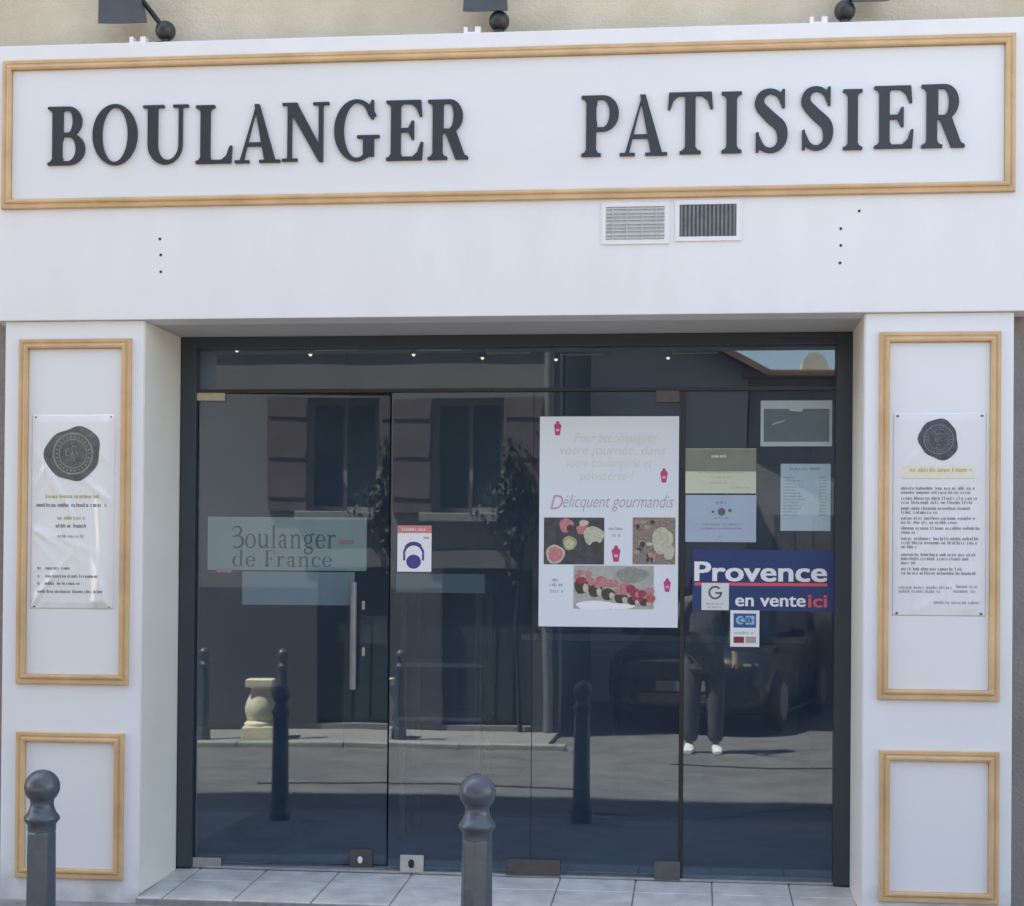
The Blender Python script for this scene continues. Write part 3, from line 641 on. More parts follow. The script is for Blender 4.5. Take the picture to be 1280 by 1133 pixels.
pk = mat('salmon_fruit', (0.52, 0.20, 0.22), 0.5, 0.25, 60); cream = mat('cream_cake', (0.50, 0.48, 0.36), 0.5, 0.25, 60); gre = mat('olive_fruit', (0.34, 0.36, 0.16), 0.5, 0.2, 60); drk = mat('dark_slate_print', (0.06, 0.062, 0.07), 0.5, 0.4, 30); choc = mat('chocolate_print', (0.07, 0.05, 0.045), 0.5, 0.3, 60); rose = mat('raspberry_print', (0.50, 0.10, 0.13), 0.5, 0.3, 90)
def blobs(par, lst, y0):
    for i, (u, v, r, rz, ma) in enumerate(lst):
        x, z = px(u, v, y0); MB().disc(x, z, r/285, y0 - 0.00008*i, 18, rz/285, 0.05).build('print_shape', ma, par)
ph = photo(680, 647, 755, 706, drk)
blobs(ph, [(708, 657, 9, 9, pk), (713, 661, 5, 5, choc), (728, 662, 8, 6, pk), (742, 670, 13, 12, cream), (712, 679, 9, 9, gre), (712, 680, 6, 6, cream), (694, 693, 12, 12, cream), (694, 693, 9.5, 9.5, pk), (745, 683, 7, 6, choc), (730, 654, 6, 4, cream), (741, 700, 10, 4, drk)], y - 0.0004)
ph = photo(791, 647, 844, 706, mat('nut_print', (0.24, 0.20, 0.17), 0.5, 0.6, 120))
lst = [(828, 676, 13, 17, cream), (836, 690, 7, 10, cream)]
for i in range(16): lst.append((rn.uniform(795, 818), rn.uniform(652, 701), rn.uniform(2, 4.5), rn.uniform(2, 3.5), rn.choice((choc, pk, cream, drk, mat('almond', (0.40, 0.30, 0.22), 0.5, 0.2, 60)))))
blobs(ph, lst, y - 0.0004)
ph = photo(717, 707, 817, 762, mat('grey_plate_print', (0.40, 0.40, 0.37), 0.5, 0.2, 20))
lst = [(790, 719, 20, 10, mat('sage_print', (0.26, 0.28, 0.24), 0.5, 0.2, 40)), (745, 757, 26, 6, WPRINT), (775, 758, 18, 4, WPRINT)]
for i, (u, v) in enumerate(((727, 733), (744, 738), (760, 743), (776, 748), (792, 751), (806, 753))):
    lst.append((u, v, 9.5 - 0.4*i, 9.5 - 1.0*i, choc)); lst.append((u + 5, v + 2, 3.5, 5.5 - 0.6*i, cream))
    for j in range(5): lst.append((u + rn.uniform(-6, 9), v - 11 + 0.8*i + rn.uniform(-7, 4), rn.uniform(3.6, 6), rn.uniform(3.4, 5.4), rn.choice((rose, pk, pk, mat('dark_berry', (0.32, 0.05, 0.08), 0.5, 0.3, 90)))))
blobs(ph, lst, y - 0.0004)
cap = MB()
for (u0, u1, v) in ((761, 781, 663), (765, 776, 671), (690, 702, 727), (687, 706, 733), (688, 706, 741)):
    x0, z = px(u0, v, y); x1, _ = px(u1, v, y); text_rows(cap, x0, x1, z, 0.016, y, rn)
cap.build('caption', INKL, ps)
# -- mask notice
ms, a, b, zb, zt = sheet('mask_notice', 497, 657, 539, 715, YO, WPRINT, 'small white notice with red header and masked face icon', 'notice'); y = YO - 0.0005
MB().box(a, b, y, y + 0.0003, zt - 0.034, zt).build('header', CORAL, ms)
text_rows(MB(), a + 0.02, b - 0.02, zt - 0.023, 0.013, y - 0.0004, rn).build('header_lettering', WPRINT, ms)
x, z = px(517, 693, y); k = 1/285
MB().ring(x, z, 11*k, 14*k, y, 0.1, math.pi - 0.1, 20).build('face_outline', INDIGO, ms)
for q in (-13.5, 10.8): MB().box(x + q*k, x + (q + 2.7)*k, y, y + 0.0002, z - 8*k, z + 1*k).build('face_side', INDIGO, ms)
MB().disc(x, z - 9.5*k, 9.5*k, y, 24, 9*k).build('mask', INDIGO, ms)
MB().ring(x, z + 2*k, 10*k, 14*k, y - 0.0002, 0.7, 2.6, 16).build('hair', INDIGO, ms)
m = MB(); text_rows(m, b - 0.035, b - 0.006, zt - 0.06, 0.012, y, rn); m.build('small_print', INK, ms)
# -- Provence board
pv, a, b, zb, zt = sheet('newspaper_sign', 866, 687, 1050, 765, YO, NAVY, 'navy sign with white lettering Provence en vente ici', 'sign'); y = YO - 0.0006
def fit_text(s, u0, v0, u1, v1, ma, par, name='lettering', bold=0.0, yy=None):
    yy = y if yy is None else yy; x0, z1 = px(u0, v0, yy); x1, z0 = px(u1, v1, yy); q = (z1 - z0)*0.085 if bold else 0; m = MB()
    for i, (da, db) in enumerate(((0, 0), (q, q), (0, q), (q, 0), (q/2, q/2)) if bold else ((0, 0),)):
        t = text_mb(s, x0, x1 - q, z0, z1 - q*0.5, yy - 0.00006*i); m.add([(v[0] + da, v[1], v[2] + db*0.5) for v in t.v], t.f)
    return m.build(name, ma, par)
fit_text('Provence', 868, 702, 1034, 728, WPRINT, pv, bold=0.035)
x0, z0 = px(868, 732, y); x1, z1 = px(1034, 729.5, y); MB().box(x0, x1, y, y + 0.0003, z0, z1).build('underline', RED, pv)
fit_text('en vente', 919, 745, 1007, 759, WPRINT, pv, bold=0.03)
fit_text('ici', 1010, 744, 1034, 760, RED, pv, bold=0.03)
# -- review sticker and card sticker overlap its lower edge
YS = YO - 0.0022
st1, a, b, zb, zt = sheet('review_sticker', 877, 729, 911, 763, YS, mat('off_white_sticker', (0.66, 0.70, 0.69), 0.5, 0.03, 10), 'square white sticker with grey letter G overlapping the navy sign', 'sticker', 0.0012); y = YS - 0.0005
x, z = px(894, 741, y); m = MB(); m.ring(x, z, 6*k, 8.5*k, y, 0.75, 2*math.pi - 0.05, 26); m.box(x, x + 8.5*k, y, y + 0.0002, z - 1.6*k, z + 0.8*k); m.build('letter', INK, st1)
m = MB(); text_rows(m, a + 0.02, b - 0.02, px(890, 756, y)[1], 0.010, y, rn); text_rows(m, a + 0.025, b - 0.03, px(890, 760, y)[1], 0.008, y, rn); m.build('small_print', INKL, st1)
st2, a, b, zb, zt = sheet('card_sticker', 913, 763, 949, 809, YS, WPRINT, 'upright white card payment sticker with blue CB mark below navy sign', 'sticker', 0.0012)
x0, z1 = px(917, 767, y); x1, z0 = px(945, 785, y); MB().box(x0, x1, y, y + 0.0003, z0, z1, 0).build('card_panel', BLUE, st2)
y2 = y - 0.0005
x0, z1 = px(920, 770, y2); x1, z0 = px(931, 781, y2); m = MB(); m.disc((x0+x1)/2, (z0+z1)/2, (x1-x0)/2, y2, 20, (z1-z0)/2)
x0, z1 = px(932, 770, y2); x1, z0 = px(943, 781, y2); m.box(x0, x1, y2, y2 + 0.0002, z0, (z0+z1)/2 - 0.001); m.box(x0, x1, y2, y2 + 0.0002, (z0+z1)/2 + 0.001, z1); m.build('card_mark', SKYB, st2)
fit_text('CB', 923, 772, 940, 779, BLUE, st2, 'lettering', 0.02, y2 - 0.0004)
x0, z1 = px(918, 787, y); x1, z0 = px(944, 793, y); text_rows(MB(), x0, x1, z0, 0.013, y, rn).build('small_print', SKYB, st2)
x0, z1 = px(917, 796, y); x1, z0 = px(930, 804, y); MB().box(x0, x1, y, y + 0.0002, z0, z1).build('payment_mark', mat('maroon_print', (0.25, 0.03, 0.05), 0.5, 0.1, 20), st2)
x0, z1 = px(932, 796, y); x1, z0 = px(945, 804, y); MB().box(x0, x1, y, y + 0.0002, z0, z1).build('payment_mark', mat('grey_rose_print', (0.42, 0.34, 0.36), 0.5, 0.1, 20), st2)
# -- papers behind the sidelight
g1, a, b, zb, zt = sheet('green_certificate', 857, 561, 945, 617, YO, mat('pale_green_paper', (0.56, 0.60, 0.46), 0.6, 0.04, 5), 'pale green certificate on glass above the blue grey sheet', 'certificate'); y = YO - 0.0006
MB().box(a, b, y, y + 0.0003, zt - 0.10, zt - 0.002).build('reflection_band', mat('grey_olive_reflection', (0.20, 0.21, 0.18), 0.5, 0.15, 8), g1)  # grey reflection across the sheet's top, painted as a band
m = MB(); x, z = px(901, 572, y); text_rows(m, x - 0.04, x + 0.04, z, 0.014, y - 0.0004, rn); m.build('crest', WPRINT, g1)
m = MB()
for v, f0, f1 in ((592, 0.18, 0.85), (598, 0.35, 0.65), (605, 0.35, 0.6), (611, 0.65, 0.95)):
    text_rows(m, a + (b-a)*f0, a + (b-a)*f1, px(901, v, y)[1], 0.011, y, rn)
m.build('text_line', mat('faint_olive_ink', (0.42, 0.46, 0.34), 0.6), g1)
g2, a, b, zb, zt = sheet('blue_grey_notice', 857, 619, 945, 678, YO, mat('blue_grey_paper', (0.36, 0.45, 0.56), 0.6, 0.05, 5), 'blue grey sheet with round dark emblem below green certificate', 'notice')
x, z = px(902, 640, y); m = MB(); m.disc(x, z, 0.017, y, 18); m.disc(x - 0.038, z, 0.006, y, 10); m.disc(x + 0.036, z + 0.006, 0.008, y, 10); m.build('emblem', INK, g2)
m = MB(); text_rows(m, x - 0.025, x + 0.025, px(902, 630, y)[1], 0.014, y, rn)
for v, hw_ in ((649, 0.03), (657, 0.085), (662, 0.09), (672, 0.012)): text_rows(m, x - hw_, x + hw_, px(902, v, y)[1], 0.010, y, rn)
m.build('text_line', mat('slate_ink', (0.20, 0.24, 0.30), 0.6), g2)
YC = GP + 0.0105
g3, a, b, zb, zt = sheet('framed_photograph', 951, 501, 1040, 558, YC, WPRINT, 'white bordered landscape photograph at the top of sidelight', 'picture')
x0, z1 = px(955, 511, y); x1, z0 = px(1037, 552, y); y = YC - 0.0006
MB().box(x0, x1, y, y + 0.0003, z0, z1).build('image', mat('grey_photo_print', (0.17, 0.185, 0.185), 0.4, 0.35, 5), g3)
x, z = px(996, 507, y); MB().add([(x - 0.05, y - 0.0004, z + 0.02), (x + 0.06, y - 0.0004, z + 0.02), (x + 0.02, y - 0.0004, z - 0.028), (x - 0.03, y - 0.0004, z - 0.024)], [(0, 1, 2, 3)]).build('highlight_shape', WPRINT, g3)
x, z = px(973, 529, y); MB().add([(x - 0.03, y - 0.0004, z - 0.012), (x + 0.03, y - 0.0004, z + 0.008), (x + 0.03, y - 0.0004, z + 0.014), (x - 0.02, y - 0.0004, z + 0.002)], [(0, 1, 2, 3)]).build('highlight_shape', mat('pale_grey_print', (0.5, 0.52, 0.53), 0.5), g3)
g4, a, b, zb, zt = sheet('price_list', 976, 580, 1038, 664, YC, mat('list_paper', (0.74, 0.78, 0.82), 0.6, 0.04, 5), 'upright white price list sheet below the framed photograph', 'price list')
m = MB(); text_rows(m, a + 0.04, b - 0.04, px(1000, 588, y)[1], 0.014, y, rn)
for i in range(13): text_rows(m, a + 0.012, a + 0.012 + (b-a)*rn.uniform(0.2, 0.45), px(980, 598 + i*3.9, y)[1], 0.008, y, rn); text_rows(m, b - 0.05, b - 0.015, px(1020, 598 + i*3.9, y)[1], 0.008, y, rn)
m.build('text_line', INKL, g4)
# -- card hung inside on the ajar leaf
LI = 0.0105
bf = empty('bakers_card', (HX, GP, 0), 'grey green card lettered Boulanger de France behind the ajar door', 'sign', rotz=TH, local=True)
def card(u0, v0, u1, v1, yl, ma, name):
    a, z1 = pxl(u0, v0, yl); b, z0 = pxl(u1, v1, yl); return MB().box(a, b, yl, yl + 0.002, z0, z1).build(name, ma, bf)
card(260, 646, 458, 714, LI, TEAL, 'backing'); card(303, 714.5, 443, 757, LI, mat('grey_green_tab', (0.20, 0.245, 0.265), 0.6, 0.03, 4), 'tab')
yl = LI - 0.0008
x0, zc = pxl(289, 658, yl); x1, z0 = pxl(421, 686, yl); glyph_word(MB(), '3oulanger', x0, x1, z0, zc, yl).build('lettering', LETTER, bf)
x0, zc = pxl(290, 688, yl); x1, z0 = pxl(416, 709, yl); glyph_word(MB(), 'de France', x0, x1, z0, zc, yl).build('lettering', LETTER, bf)
for u, v in ((433, 678), (280, 713)):
    x, z = pxl(u, v, yl); MB().box(x - 0.035, x + 0.035, yl, yl + 0.0004, z - 0.010, z + 0.010).build('red_dash', mat('muted_red_print', (0.42, 0.16, 0.18), 0.5), bf)

# ================================================================== BANNERS ON THE PILASTERS
def banner(u0, v0, u1, v1, amp, seed, ma, label):
    rn = random.Random(seed); y0 = 0.0162; a, zt = px(u0, v0, 0.0); b, zb = px(u1, v1, 0.0); W, H = b - a, zt - zb
    fold = [(rn.uniform(0, W), rn.uniform(0, H), rn.uniform(-1.2, 1.2), rn.uniform(0.3, 1.0)) for _ in range(14)]
    def disp(x, z):
        s, t = x - a, z - zb; d = 0.0
        for (fx, fz, ang, k_) in fold:
            q = (s - fx)*math.cos(ang) + (t - fz)*math.sin(ang); p = -(s - fx)*math.sin(ang) + (t - fz)*math.cos(ang)
            d += k_*math.exp(-(q/0.013)**2 - (p/0.16)**2)
        d += 1.6*math.exp(-((s - 0.80*W - 0.02*math.sin(6*t))/0.022)**2)*min(1, max(0, (0.75*H - t)/0.2))
        edge = min(1, s/0.03, (W - s)/0.03, t/0.03, (H - t)/0.03)
        return -amp*max(0, edge)*(d + 0.4*math.sin(9*t + 3*s) + 0.4)
    e = empty('notice_banner', ((a+b)/2, y0, zb), label, 'banner', 'banners on the pilasters')
    nx, nz = 56, 130; m = MB()
    def g(i, j): x, z = a + W*i/nx, zb + H*j/nz; return (x, y0 + disp(x, z), z)
    m.add([g(i, j) for j in range(nz+1) for i in range(nx+1)], [(j*(nx+1)+i, j*(nx+1)+i+1, (j+1)*(nx+1)+i+1, (j+1)*(nx+1)+i) for j in range(nz) for i in range(nx)], True)
    o = m.build('sheet', ma, e); s_ = o.modifiers.new('thickness', 'SOLIDIFY'); s_.thickness = 0.0006; s_.offset = -1 if False else 1
    for sx in (0.05, 0.95):
        for sz in (0.012, 0.985):
            x, z = a + W*sx, zb + H*sz; MB().ball((x, y0 - 0.001, z), 0.0055, 2, (1, 0.5, 1)).build('fixing_screw', INK, e)
    return e, a, b, zb, zt, (lambda x, z: y0 + disp(x, z) - 0.0013)
def seal(e, x, z, r, sf, m1, m2, seed):
    rn = random.Random(seed); ph = [rn.uniform(0, 6) for _ in range(4)]
    def rad(a): return r*(1 + 0.06*math.sin(2*a + ph[0]) + 0.05*math.sin(3*a + ph[1]) + 0.025*math.sin(7*a + ph[2]))
    def ringm(k0, k1, dy, wob=1, nr=10):
        m = MB(); n = 44; vs = []
        for j in range(nr + 1):
            k_ = k0 + (k1 - k0)*j/nr
            for i in range(n):
                an = 2*math.pi*i/n; q = (rad(an) if wob else r)*k_; X, Z = x + q*math.cos(an), z + q*math.sin(an); vs.append((X, sf(X, Z) - dy, Z))
        return m.add(vs, [(j*n+i, j*n+(i+1) % n, (j+1)*n+(i+1) % n, (j+1)*n+i) for j in range(nr) for i in range(n)], True)
    ringm(0.001, 1.0, 0.0).build('seal_print', m1, e)
    ringm(0.70, 0.76, 0.0006, 0, 1).build('seal_ring', m2, e); ringm(0.50, 0.53, 0.0006, 0, 1).build('seal_ring', m2, e)
    m = MB()
    for i in range(9):
        an = rn.uniform(0, 6.28); q = r*rn.uniform(0.05, 0.38); X, Z = x + q*math.cos(an), z + q*math.sin(an); m.ring(X, Z, r*0.07, r*0.10, 0, rn.uniform(0, 3), rn.uniform(3.4, 6), 10)
    m.v = [(v[0], sf(v[0], v[2]) - 0.0005, v[2]) for v in m.v]; m.build('seal_emblem', m2, e)
    m = MB()
    for i in range(26):
        an = 2*math.pi*i/26; q0, q1 = r*0.57, r*0.66; t = 0.02*r
        c, s = math.cos(an), math.sin(an); m.add([(x + q0*c - t*s, 0, z + q0*s + t*c), (x + q0*c + t*s, 0, z + q0*s - t*c), (x + q1*c + t*s, 0, z + q1*s - t*c), (x + q1*c - t*s, 0, z + q1*s + t*c)], [(0, 1, 2, 3)])
    m.v = [(v[0], sf(v[0], v[2]) - 0.0005, v[2]) for v in m.v]; m.build('seal_lettering', m2, e)
def lines(e, rows, sf, ma, h, rn):
    m = MB()
    for u0, u1, v in rows:
        x0, z = px(u0, v, 0); x1, _ = px(u1, v, 0); text_rows(m, x0, x1, z - h/2, h, 0, rn, fn=sf)
    return m.build('text_line', ma, e)
SEAL1 = mat('grey_seal_print', (0.10, 0.10, 0.10), 0.45, 0.35, 25, 0.9, 35); SEAL1L = mat('mid_grey_seal_print', (0.24, 0.24, 0.235), 0.45, 0.2, 40)
SEAL2 = mat('slate_seal_print', (0.055, 0.065, 0.08), 0.45, 0.35, 25, 0.9, 35); SEAL2L = mat('mid_slate_seal_print', (0.15, 0.165, 0.185), 0.45, 0.2, 40)
rn = random.Random(11)
e, a, b, zb, zt, sf = banner(38, 518, 140, 762, 0.0085, 4, VINYL, 'crinkled white banner with large grey seal and sparse opening hours')
x, z = px(90, 567, 0); seal(e, x, z, 35/297, sf, SEAL1, SEAL1L, 1)
lines(e, [(55, 126, 620), (70, 105, 647)], sf, OLIVE, 0.017, rn)
lines(e, [(44, 135, 631), (68, 110, 657)], sf, INK, 0.017, rn); lines(e, [(71, 107, 670)], sf, INKL, 0.015, rn)
lines(e, [(46, 52, 710), (56, 88, 710), (56, 124, 720), (46, 51, 720), (46, 51, 729), (55, 100, 729), (46, 132, 739)], sf, INK, 0.014, rn)
e, a, b, zb, zt, sf = banner(1117, 516, 1233, 771, 0.0028, 9, VINYL2, 'smooth white banner with small dark seal and dense list of paragraphs')
x, z = px(1174, 549, 0); seal(e, x, z, 25/316, sf, SEAL2, SEAL2L, 5)
x0, z1 = px(1128, 582, 0); x1, z0 = px(1218, 598, 0); n = 14; m = MB()
m.add([(x0 + (x1-x0)*i/n, sf(x0 + (x1-x0)*i/n, zz) - 0.0002, zz) for zz in (z0, z1) for i in range(n+1)], [(i, i+1, n+2+i, n+1+i) for i in range(n)]); m.build('heading_band', YEL, e)
lines(e, [(1138, 1217, 587)], lambda x, z: sf(x, z) - 0.0008, YELD, 0.018, rn)
rows = []
for v0, ws in ((610, (1, 0.96)), (622.5, (1.02, 0.98)), (635, (0.93, 0.48)), (647.5, (0.98, 0.75)), (660, (1.04, 0.22)), (673, (1.02, 1.03, 0.22)), (693, (1.0, 0.9, 0.2)), (711, (0.82, 1.0))):
    for i, w_ in enumerate(ws): rows.append((1127, 1127 + 95*w_, v0 + i*5.2))
lines(e, rows, sf, mat('mid_grey_ink', (0.19, 0.19, 0.20), 0.6, 0.2, 40), 0.0135, rn)
lines(e, [(1124, 1194, 734), (1124, 1178, 739), (1196, 1226, 733), (1192, 1220, 739), (1168, 1225, 753)], sf, INKL, 0.0135, rn)

# ================================================================== INSIDE THE SHOP (dim, through the glass)
xa, za = px(495, 717, 1.3); xb, zb_ = px(606, 742, 1.3)
dr = empty('display_rack', ((xa+xb)/2, 1.5, 0.05), 'grey blue topped bread rack standing dim inside the shop', 'rack')
MB().box(xa, xb, 1.3, 1.8, zb_, za, 0.004).build('top', SHELF, dr)
for xx in (xa + 0.02, xb - 0.05):
    for yy in (1.33, 1.74): MB().box(xx, xx + 0.03, yy, yy + 0.03, 0.05, zb_).build('leg', BLACK, dr)
for zz in (0.35, 0.65, 0.92): MB().box(xa + 0.012, xb - 0.012, 1.31, 1.79, zz, zz + 0.02).build('shelf', ROOM, dr)
ct = empty('shop_counter', (0, 3.0, 0.05), 'dark slate shop counter deep inside behind the sidelight', 'counter')
MB().box(-1.0, 0.6, 2.8, 3.4, 0.05, 1.0).build('body', mat('slate_blue_laminate', (0.05, 0.07, 0.11), 0.5, 0.1, 3), ct); MB().box(-1.03, 0.63, 2.76, 3.44, 1.0, 1.04, 0.004).build('worktop', SHELF, ct)
for i in range(3): MB().box(-0.96 + i*0.52, -0.48 + i*0.52, 2.788, 2.80, 0.12, 0.94).build('front_panel', ROOM, ct)
for i, (u, v) in enumerate(((296, 438), (388, 443), (517, 443), (603, 447), (695, 449), (835, 447))):
    x, z = px(u, v, 1.25); z_c = ZC
    c = empty('ceiling_spot', (x, 1.25, z_c), 'tiny lit ceiling spot inside the shop behind the transom', 'spotlight', 'ceiling spots inside the shop')
    MB().tube([(x, 1.25, z_c + 0.001), (x, 1.25, z + 0.03)], 0.006).build('stem', BLACK, c)
    MB().lathe([(0.012, 0.05), (0.02, 0.04), (0.022, 0.0), (0.016, 0.0)], (x, 1.25, z)).build('housing', BLACK, c)
    MB().ball((x, 1.25, z - 0.002), 0.009, 2).build('bulb', mat('lit_bulb', (0.8, 0.8, 0.75), 0.4, 0.0, emit=((1, 0.95, 0.85), 0.22)), c)
    MB().tube([(x, 1.25, z + 0.02), (x + 0.24, 1.25, z + 0.02)], 0.004).build('arm', STEEL, c)

# ================================================================== BOLLARDS
def bollard_proto(label):
    e = empty('bollard', (0, 0, 0), label, 'bollard', 'cast iron bollards along the kerbs')
    H = 0.845
    oc = MB(); rr = [(0.062, -0.02), (0.062, 0.10), (0.052, 0.12), (0.0515, 0.16), (0.047, H - 0.205), (0.0435, H - 0.195)]
    oc.lathe(rr, n=8, smooth=False); sh = oc.build('shaft', IRON, e); bv = sh.modifiers.new('bevel', 'BEVEL'); bv.width = 0.004; bv.segments = 2; bv.limit_method = 'ANGLE'
    MB().lathe([(0.0445, H-0.197), (0.0445, H-0.178), (0.050, H-0.170), (0.0555, H-0.163), (0.0565, H-0.156), (0.054, H-0.150), (0.046, H-0.140), (0.041, H-0.128), (0.0385, H-0.122)], n=32).build('collar', IRON, e)
    MB().lathe([(0.0385, H-0.122), (0.0365, H-0.112), (0.038, H-0.098), (0.043, H-0.090)], n=32).build('neck', IRON, e)
    MB().ball((0, 0, H - 0.056), 0.056, 4).build('ball_finial', IRON, e)
    return e
BY = -1.63
bz = -0.052
BY1 = -1.45                                                     # this one stands a little nearer the wall
bx1, zb1 = px(53, 962, BY1); bx2, zb2 = px(597, 967, BY)
b1 = bollard_proto('grey iron bollard with ball top in front of the opening hours pilaster')
b1.location = (bx1, BY1, zb1 - 0.845)
b2 = copy_tree(b1); b2.location = (bx2, BY, zb2 - 0.845); b2['label'] = 'grey iron bollard with ball top in front of the glass entrance'
print('bollard base z', zb1 - 0.845, zb2 - 0.845)

# ================================================================== STREET OPPOSITE (seen mirrored in the glass)
MY = GP
def refl(u, v, Y):                                              # pixel of a mirrored point -> real (x, z) at depth Y
    return px(u, v, 2*MY - Y)
for u, lb in ((500, 'grey iron bollard beside the cream stone baluster across the street'), (405, 'grey iron bollard across the street near the end of far kerb')):
    o = copy_tree(b1); o.location = (refl(u, 900, FARY - 0.3)[0], FARY - 0.3, -0.155); o['label'] = lb
# cream stone baluster
x = refl(474, 900, FARY - 0.42)[0]; yb = FARY - 0.42
bl = empty('stone_baluster', (x, yb, -0.155), 'squat cream stone baluster on the far pavement', 'baluster')
MB().box(x - 0.15, x + 0.15, yb - 0.15, yb + 0.15, -0.157, -0.04, 0.008).build('plinth', STONE, bl)
MB().lathe([(0.145, 0.02), (0.145, 0.05), (0.115, 0.075), (0.135, 0.14), (0.145, 0.20), (0.125, 0.28), (0.095, 0.34), (0.085, 0.38), (0.10, 0.40)], (x, yb, -0.06)).build('belly', STONE, bl)
MB().box(x - 0.125, x + 0.125, yb - 0.125, yb + 0.125, 0.34, 0.41, 0.008).build('cap', STONE, bl)
# town house with shutters
def wall_holes(x0, x1, z0, z1, holes, ya, yb):
    m = MB(); X = sorted({x0, x1, *[h[0] for h in holes], *[h[1] for h in holes]}); Z = sorted({z0, z1, *[h[2] for h in holes], *[h[3] for h in holes]})
    for i in range(len(X)-1):
        for j in range(len(Z)-1):
            cx_, cz_ = (X[i]+X[i+1])/2, (Z[j]+Z[j+1])/2
            if not any(h[0] < cx_ < h[1] and h[2] < cz_ < h[3] for h in holes): m.box(X[i], X[i+1], ya, yb, Z[j], Z[j+1])
    return m
HX1 = -1.35
wx = [refl(585, 560, HOUSEY)[0] + d for d in (-5.0, -2.5, 0, 2.35)]
wx = [x_ for x_ in wx if x_ < HX1 - 0.6]
wz0, wz1 = 2.02, 3.15
holes = []
for x_ in wx: holes += [(x_ - 0.36, x_ + 0.36, wz0, wz1), (x_ - 0.36, x_ + 0.36, 4.6, 5.9)]
dx_ = refl(640, 800, HOUSEY)[0] - 0.25; holes.append((dx_ - 0.45, dx_ + 0.45, -0.1, 1.45)); dx2 = dx_ - 3.4; holes.append((dx2 - 0.5, dx2 + 0.5, -0.1, 1.5))
STUC = mat('grey_beige_stucco', (0.26, 0.25, 0.255), 0.92, 0.12, 1.2, 0.5, 60)
th = empty('town_house', (-4, HOUSEY, -0.1), 'grey beige town house with red brown shutters across the street', 'house')
wall_holes(-16, HX1, -0.3, 7.2, holes, HOUSEY - 0.35, HOUSEY).build('wall', STUC, th)
MB().box(-16, HX1, HOUSEY - 5, HOUSEY - 0.6, -0.3, 7.1).build('inner_mass', ROOM, th)
MB().add([(-16.2, HOUSEY + 0.35, 7.1), (HX1 + 0.2, HOUSEY + 0.35, 7.1), (HX1 + 0.2, HOUSEY - 3, 8.3), (-16.2, HOUSEY - 3, 8.3), (-16.2, HOUSEY + 0.35, 7.22), (HX1 + 0.2, HOUSEY + 0.35, 7.22), (HX1 + 0.2, HOUSEY - 3, 8.42), (-16.2, HOUSEY - 3, 8.42)],
    [(0, 3, 2, 1), (4, 5, 6, 7), (0, 1, 5, 4), (1, 2, 6, 5), (2, 3, 7, 6), (3, 0, 4, 7)]).build('roof', MATS['terracotta'], th)
SHUT = mat('red_brown_shutter', (0.17, 0.125, 0.125), 0.6, 0.15, 5); WFR = mat('pale_window_frame', (0.32, 0.315, 0.30), 0.5, 0.05, 5)
DWIN = mat('dark_curtain', (0.22, 0.225, 0.235), 0.8, 0.3, 4)
def window(x_, za, zb_):
    f = MB(); yw = HOUSEY - 0.14
    for a, b, c, d in ((x_-0.36, x_-0.31, za, zb_), (x_+0.31, x_+0.36, za, zb_), (x_-0.31, x_+0.31, za, za+0.06), (x_-0.31, x_+0.31, zb_-0.06, zb_), (x_-0.02, x_+0.02, za+0.06, zb_-0.06)): f.box(a, b, yw - 0.05, yw, c, d)
    w_ = f.build('window', WFR, th)
    for s in (-1, 1): MB().box(min(x_+s*0.02, x_+s*0.31), max(x_+s*0.02, x_+s*0.31), yw - 0.03, yw - 0.024, za + 0.06, zb_ - 0.06).build('pane', WGLASS, w_)
    MB().box(x_ - 0.35, x_ + 0.35, yw - 0.12, yw - 0.10, za, zb_).build('curtain', DWIN, w_)
    MB().box(x_ - 0.48, x_ + 0.48, HOUSEY - 0.1, HOUSEY + 0.09, za - 0.09, za - 0.002, 0.008).build('sill', WFR, w_)
    for s in (-1, 1):
        c = x_ + s*0.56; sh = MB().box(c - 0.19, c + 0.19, HOUSEY + 0.002, HOUSEY + 0.035, za, zb_).build('shutter', SHUT, th)
        for t in (0.15, 0.5, 0.85): MB().box(c - 0.18, c + 0.18, HOUSEY + 0.036, HOUSEY + 0.044, za + (zb_-za)*t - 0.035, za + (zb_-za)*t + 0.035).build('batten', SHUT, sh)
for x_ in wx: window(x_, wz0, wz1); window(x_, 4.6, 5.9)
for c, h_ in ((dx_, 1.45), (dx2, 1.5)):
    hw = 0.45 if c == dx_ else 0.5
    d = MB().box(c - hw, c + hw, HOUSEY - 0.16, HOUSEY - 0.1, -0.1, h_).build('cellar_door', mat('dark_green_door', (0.03, 0.045, 0.05), 0.5, 0.15, 5), th)
    for i in range(5): MB().box(c - hw + 0.01 + i*hw*0.4, c - hw + i*hw*0.4 + hw*0.36, HOUSEY - 0.1, HOUSEY - 0.085, -0.06, h_ - 0.03).build('plank', mat('dark_green_plank', (0.035, 0.05, 0.055), 0.55, 0.15, 5), d)
    MB().box(c - hw - 0.14, c + hw + 0.14, HOUSEY - 0.04, HOUSEY + 0.03, h_ + 0.002, h_ + 0.2, 0.006).build('lintel', mat('dim_stone_lintel', (0.20, 0.195, 0.195), 0.85, 0.15, 5), th)
MB().tube([(HX1 - 0.1, HOUSEY + 0.06, -0.15), (HX1 - 0.1, HOUSEY + 0.06, 7.05)], 0.05).build('downpipe', mat('zinc', (0.25, 0.27, 0.28), 0.5, 0.1, 5, metal=0.5), th)
dl = sorted([(dx_ - 0.452, dx_ + 0.452), (dx2 - 0.502, dx2 + 0.502)]); xe = [-16.0] + [q for d_ in dl for q in d_] + [HX1]
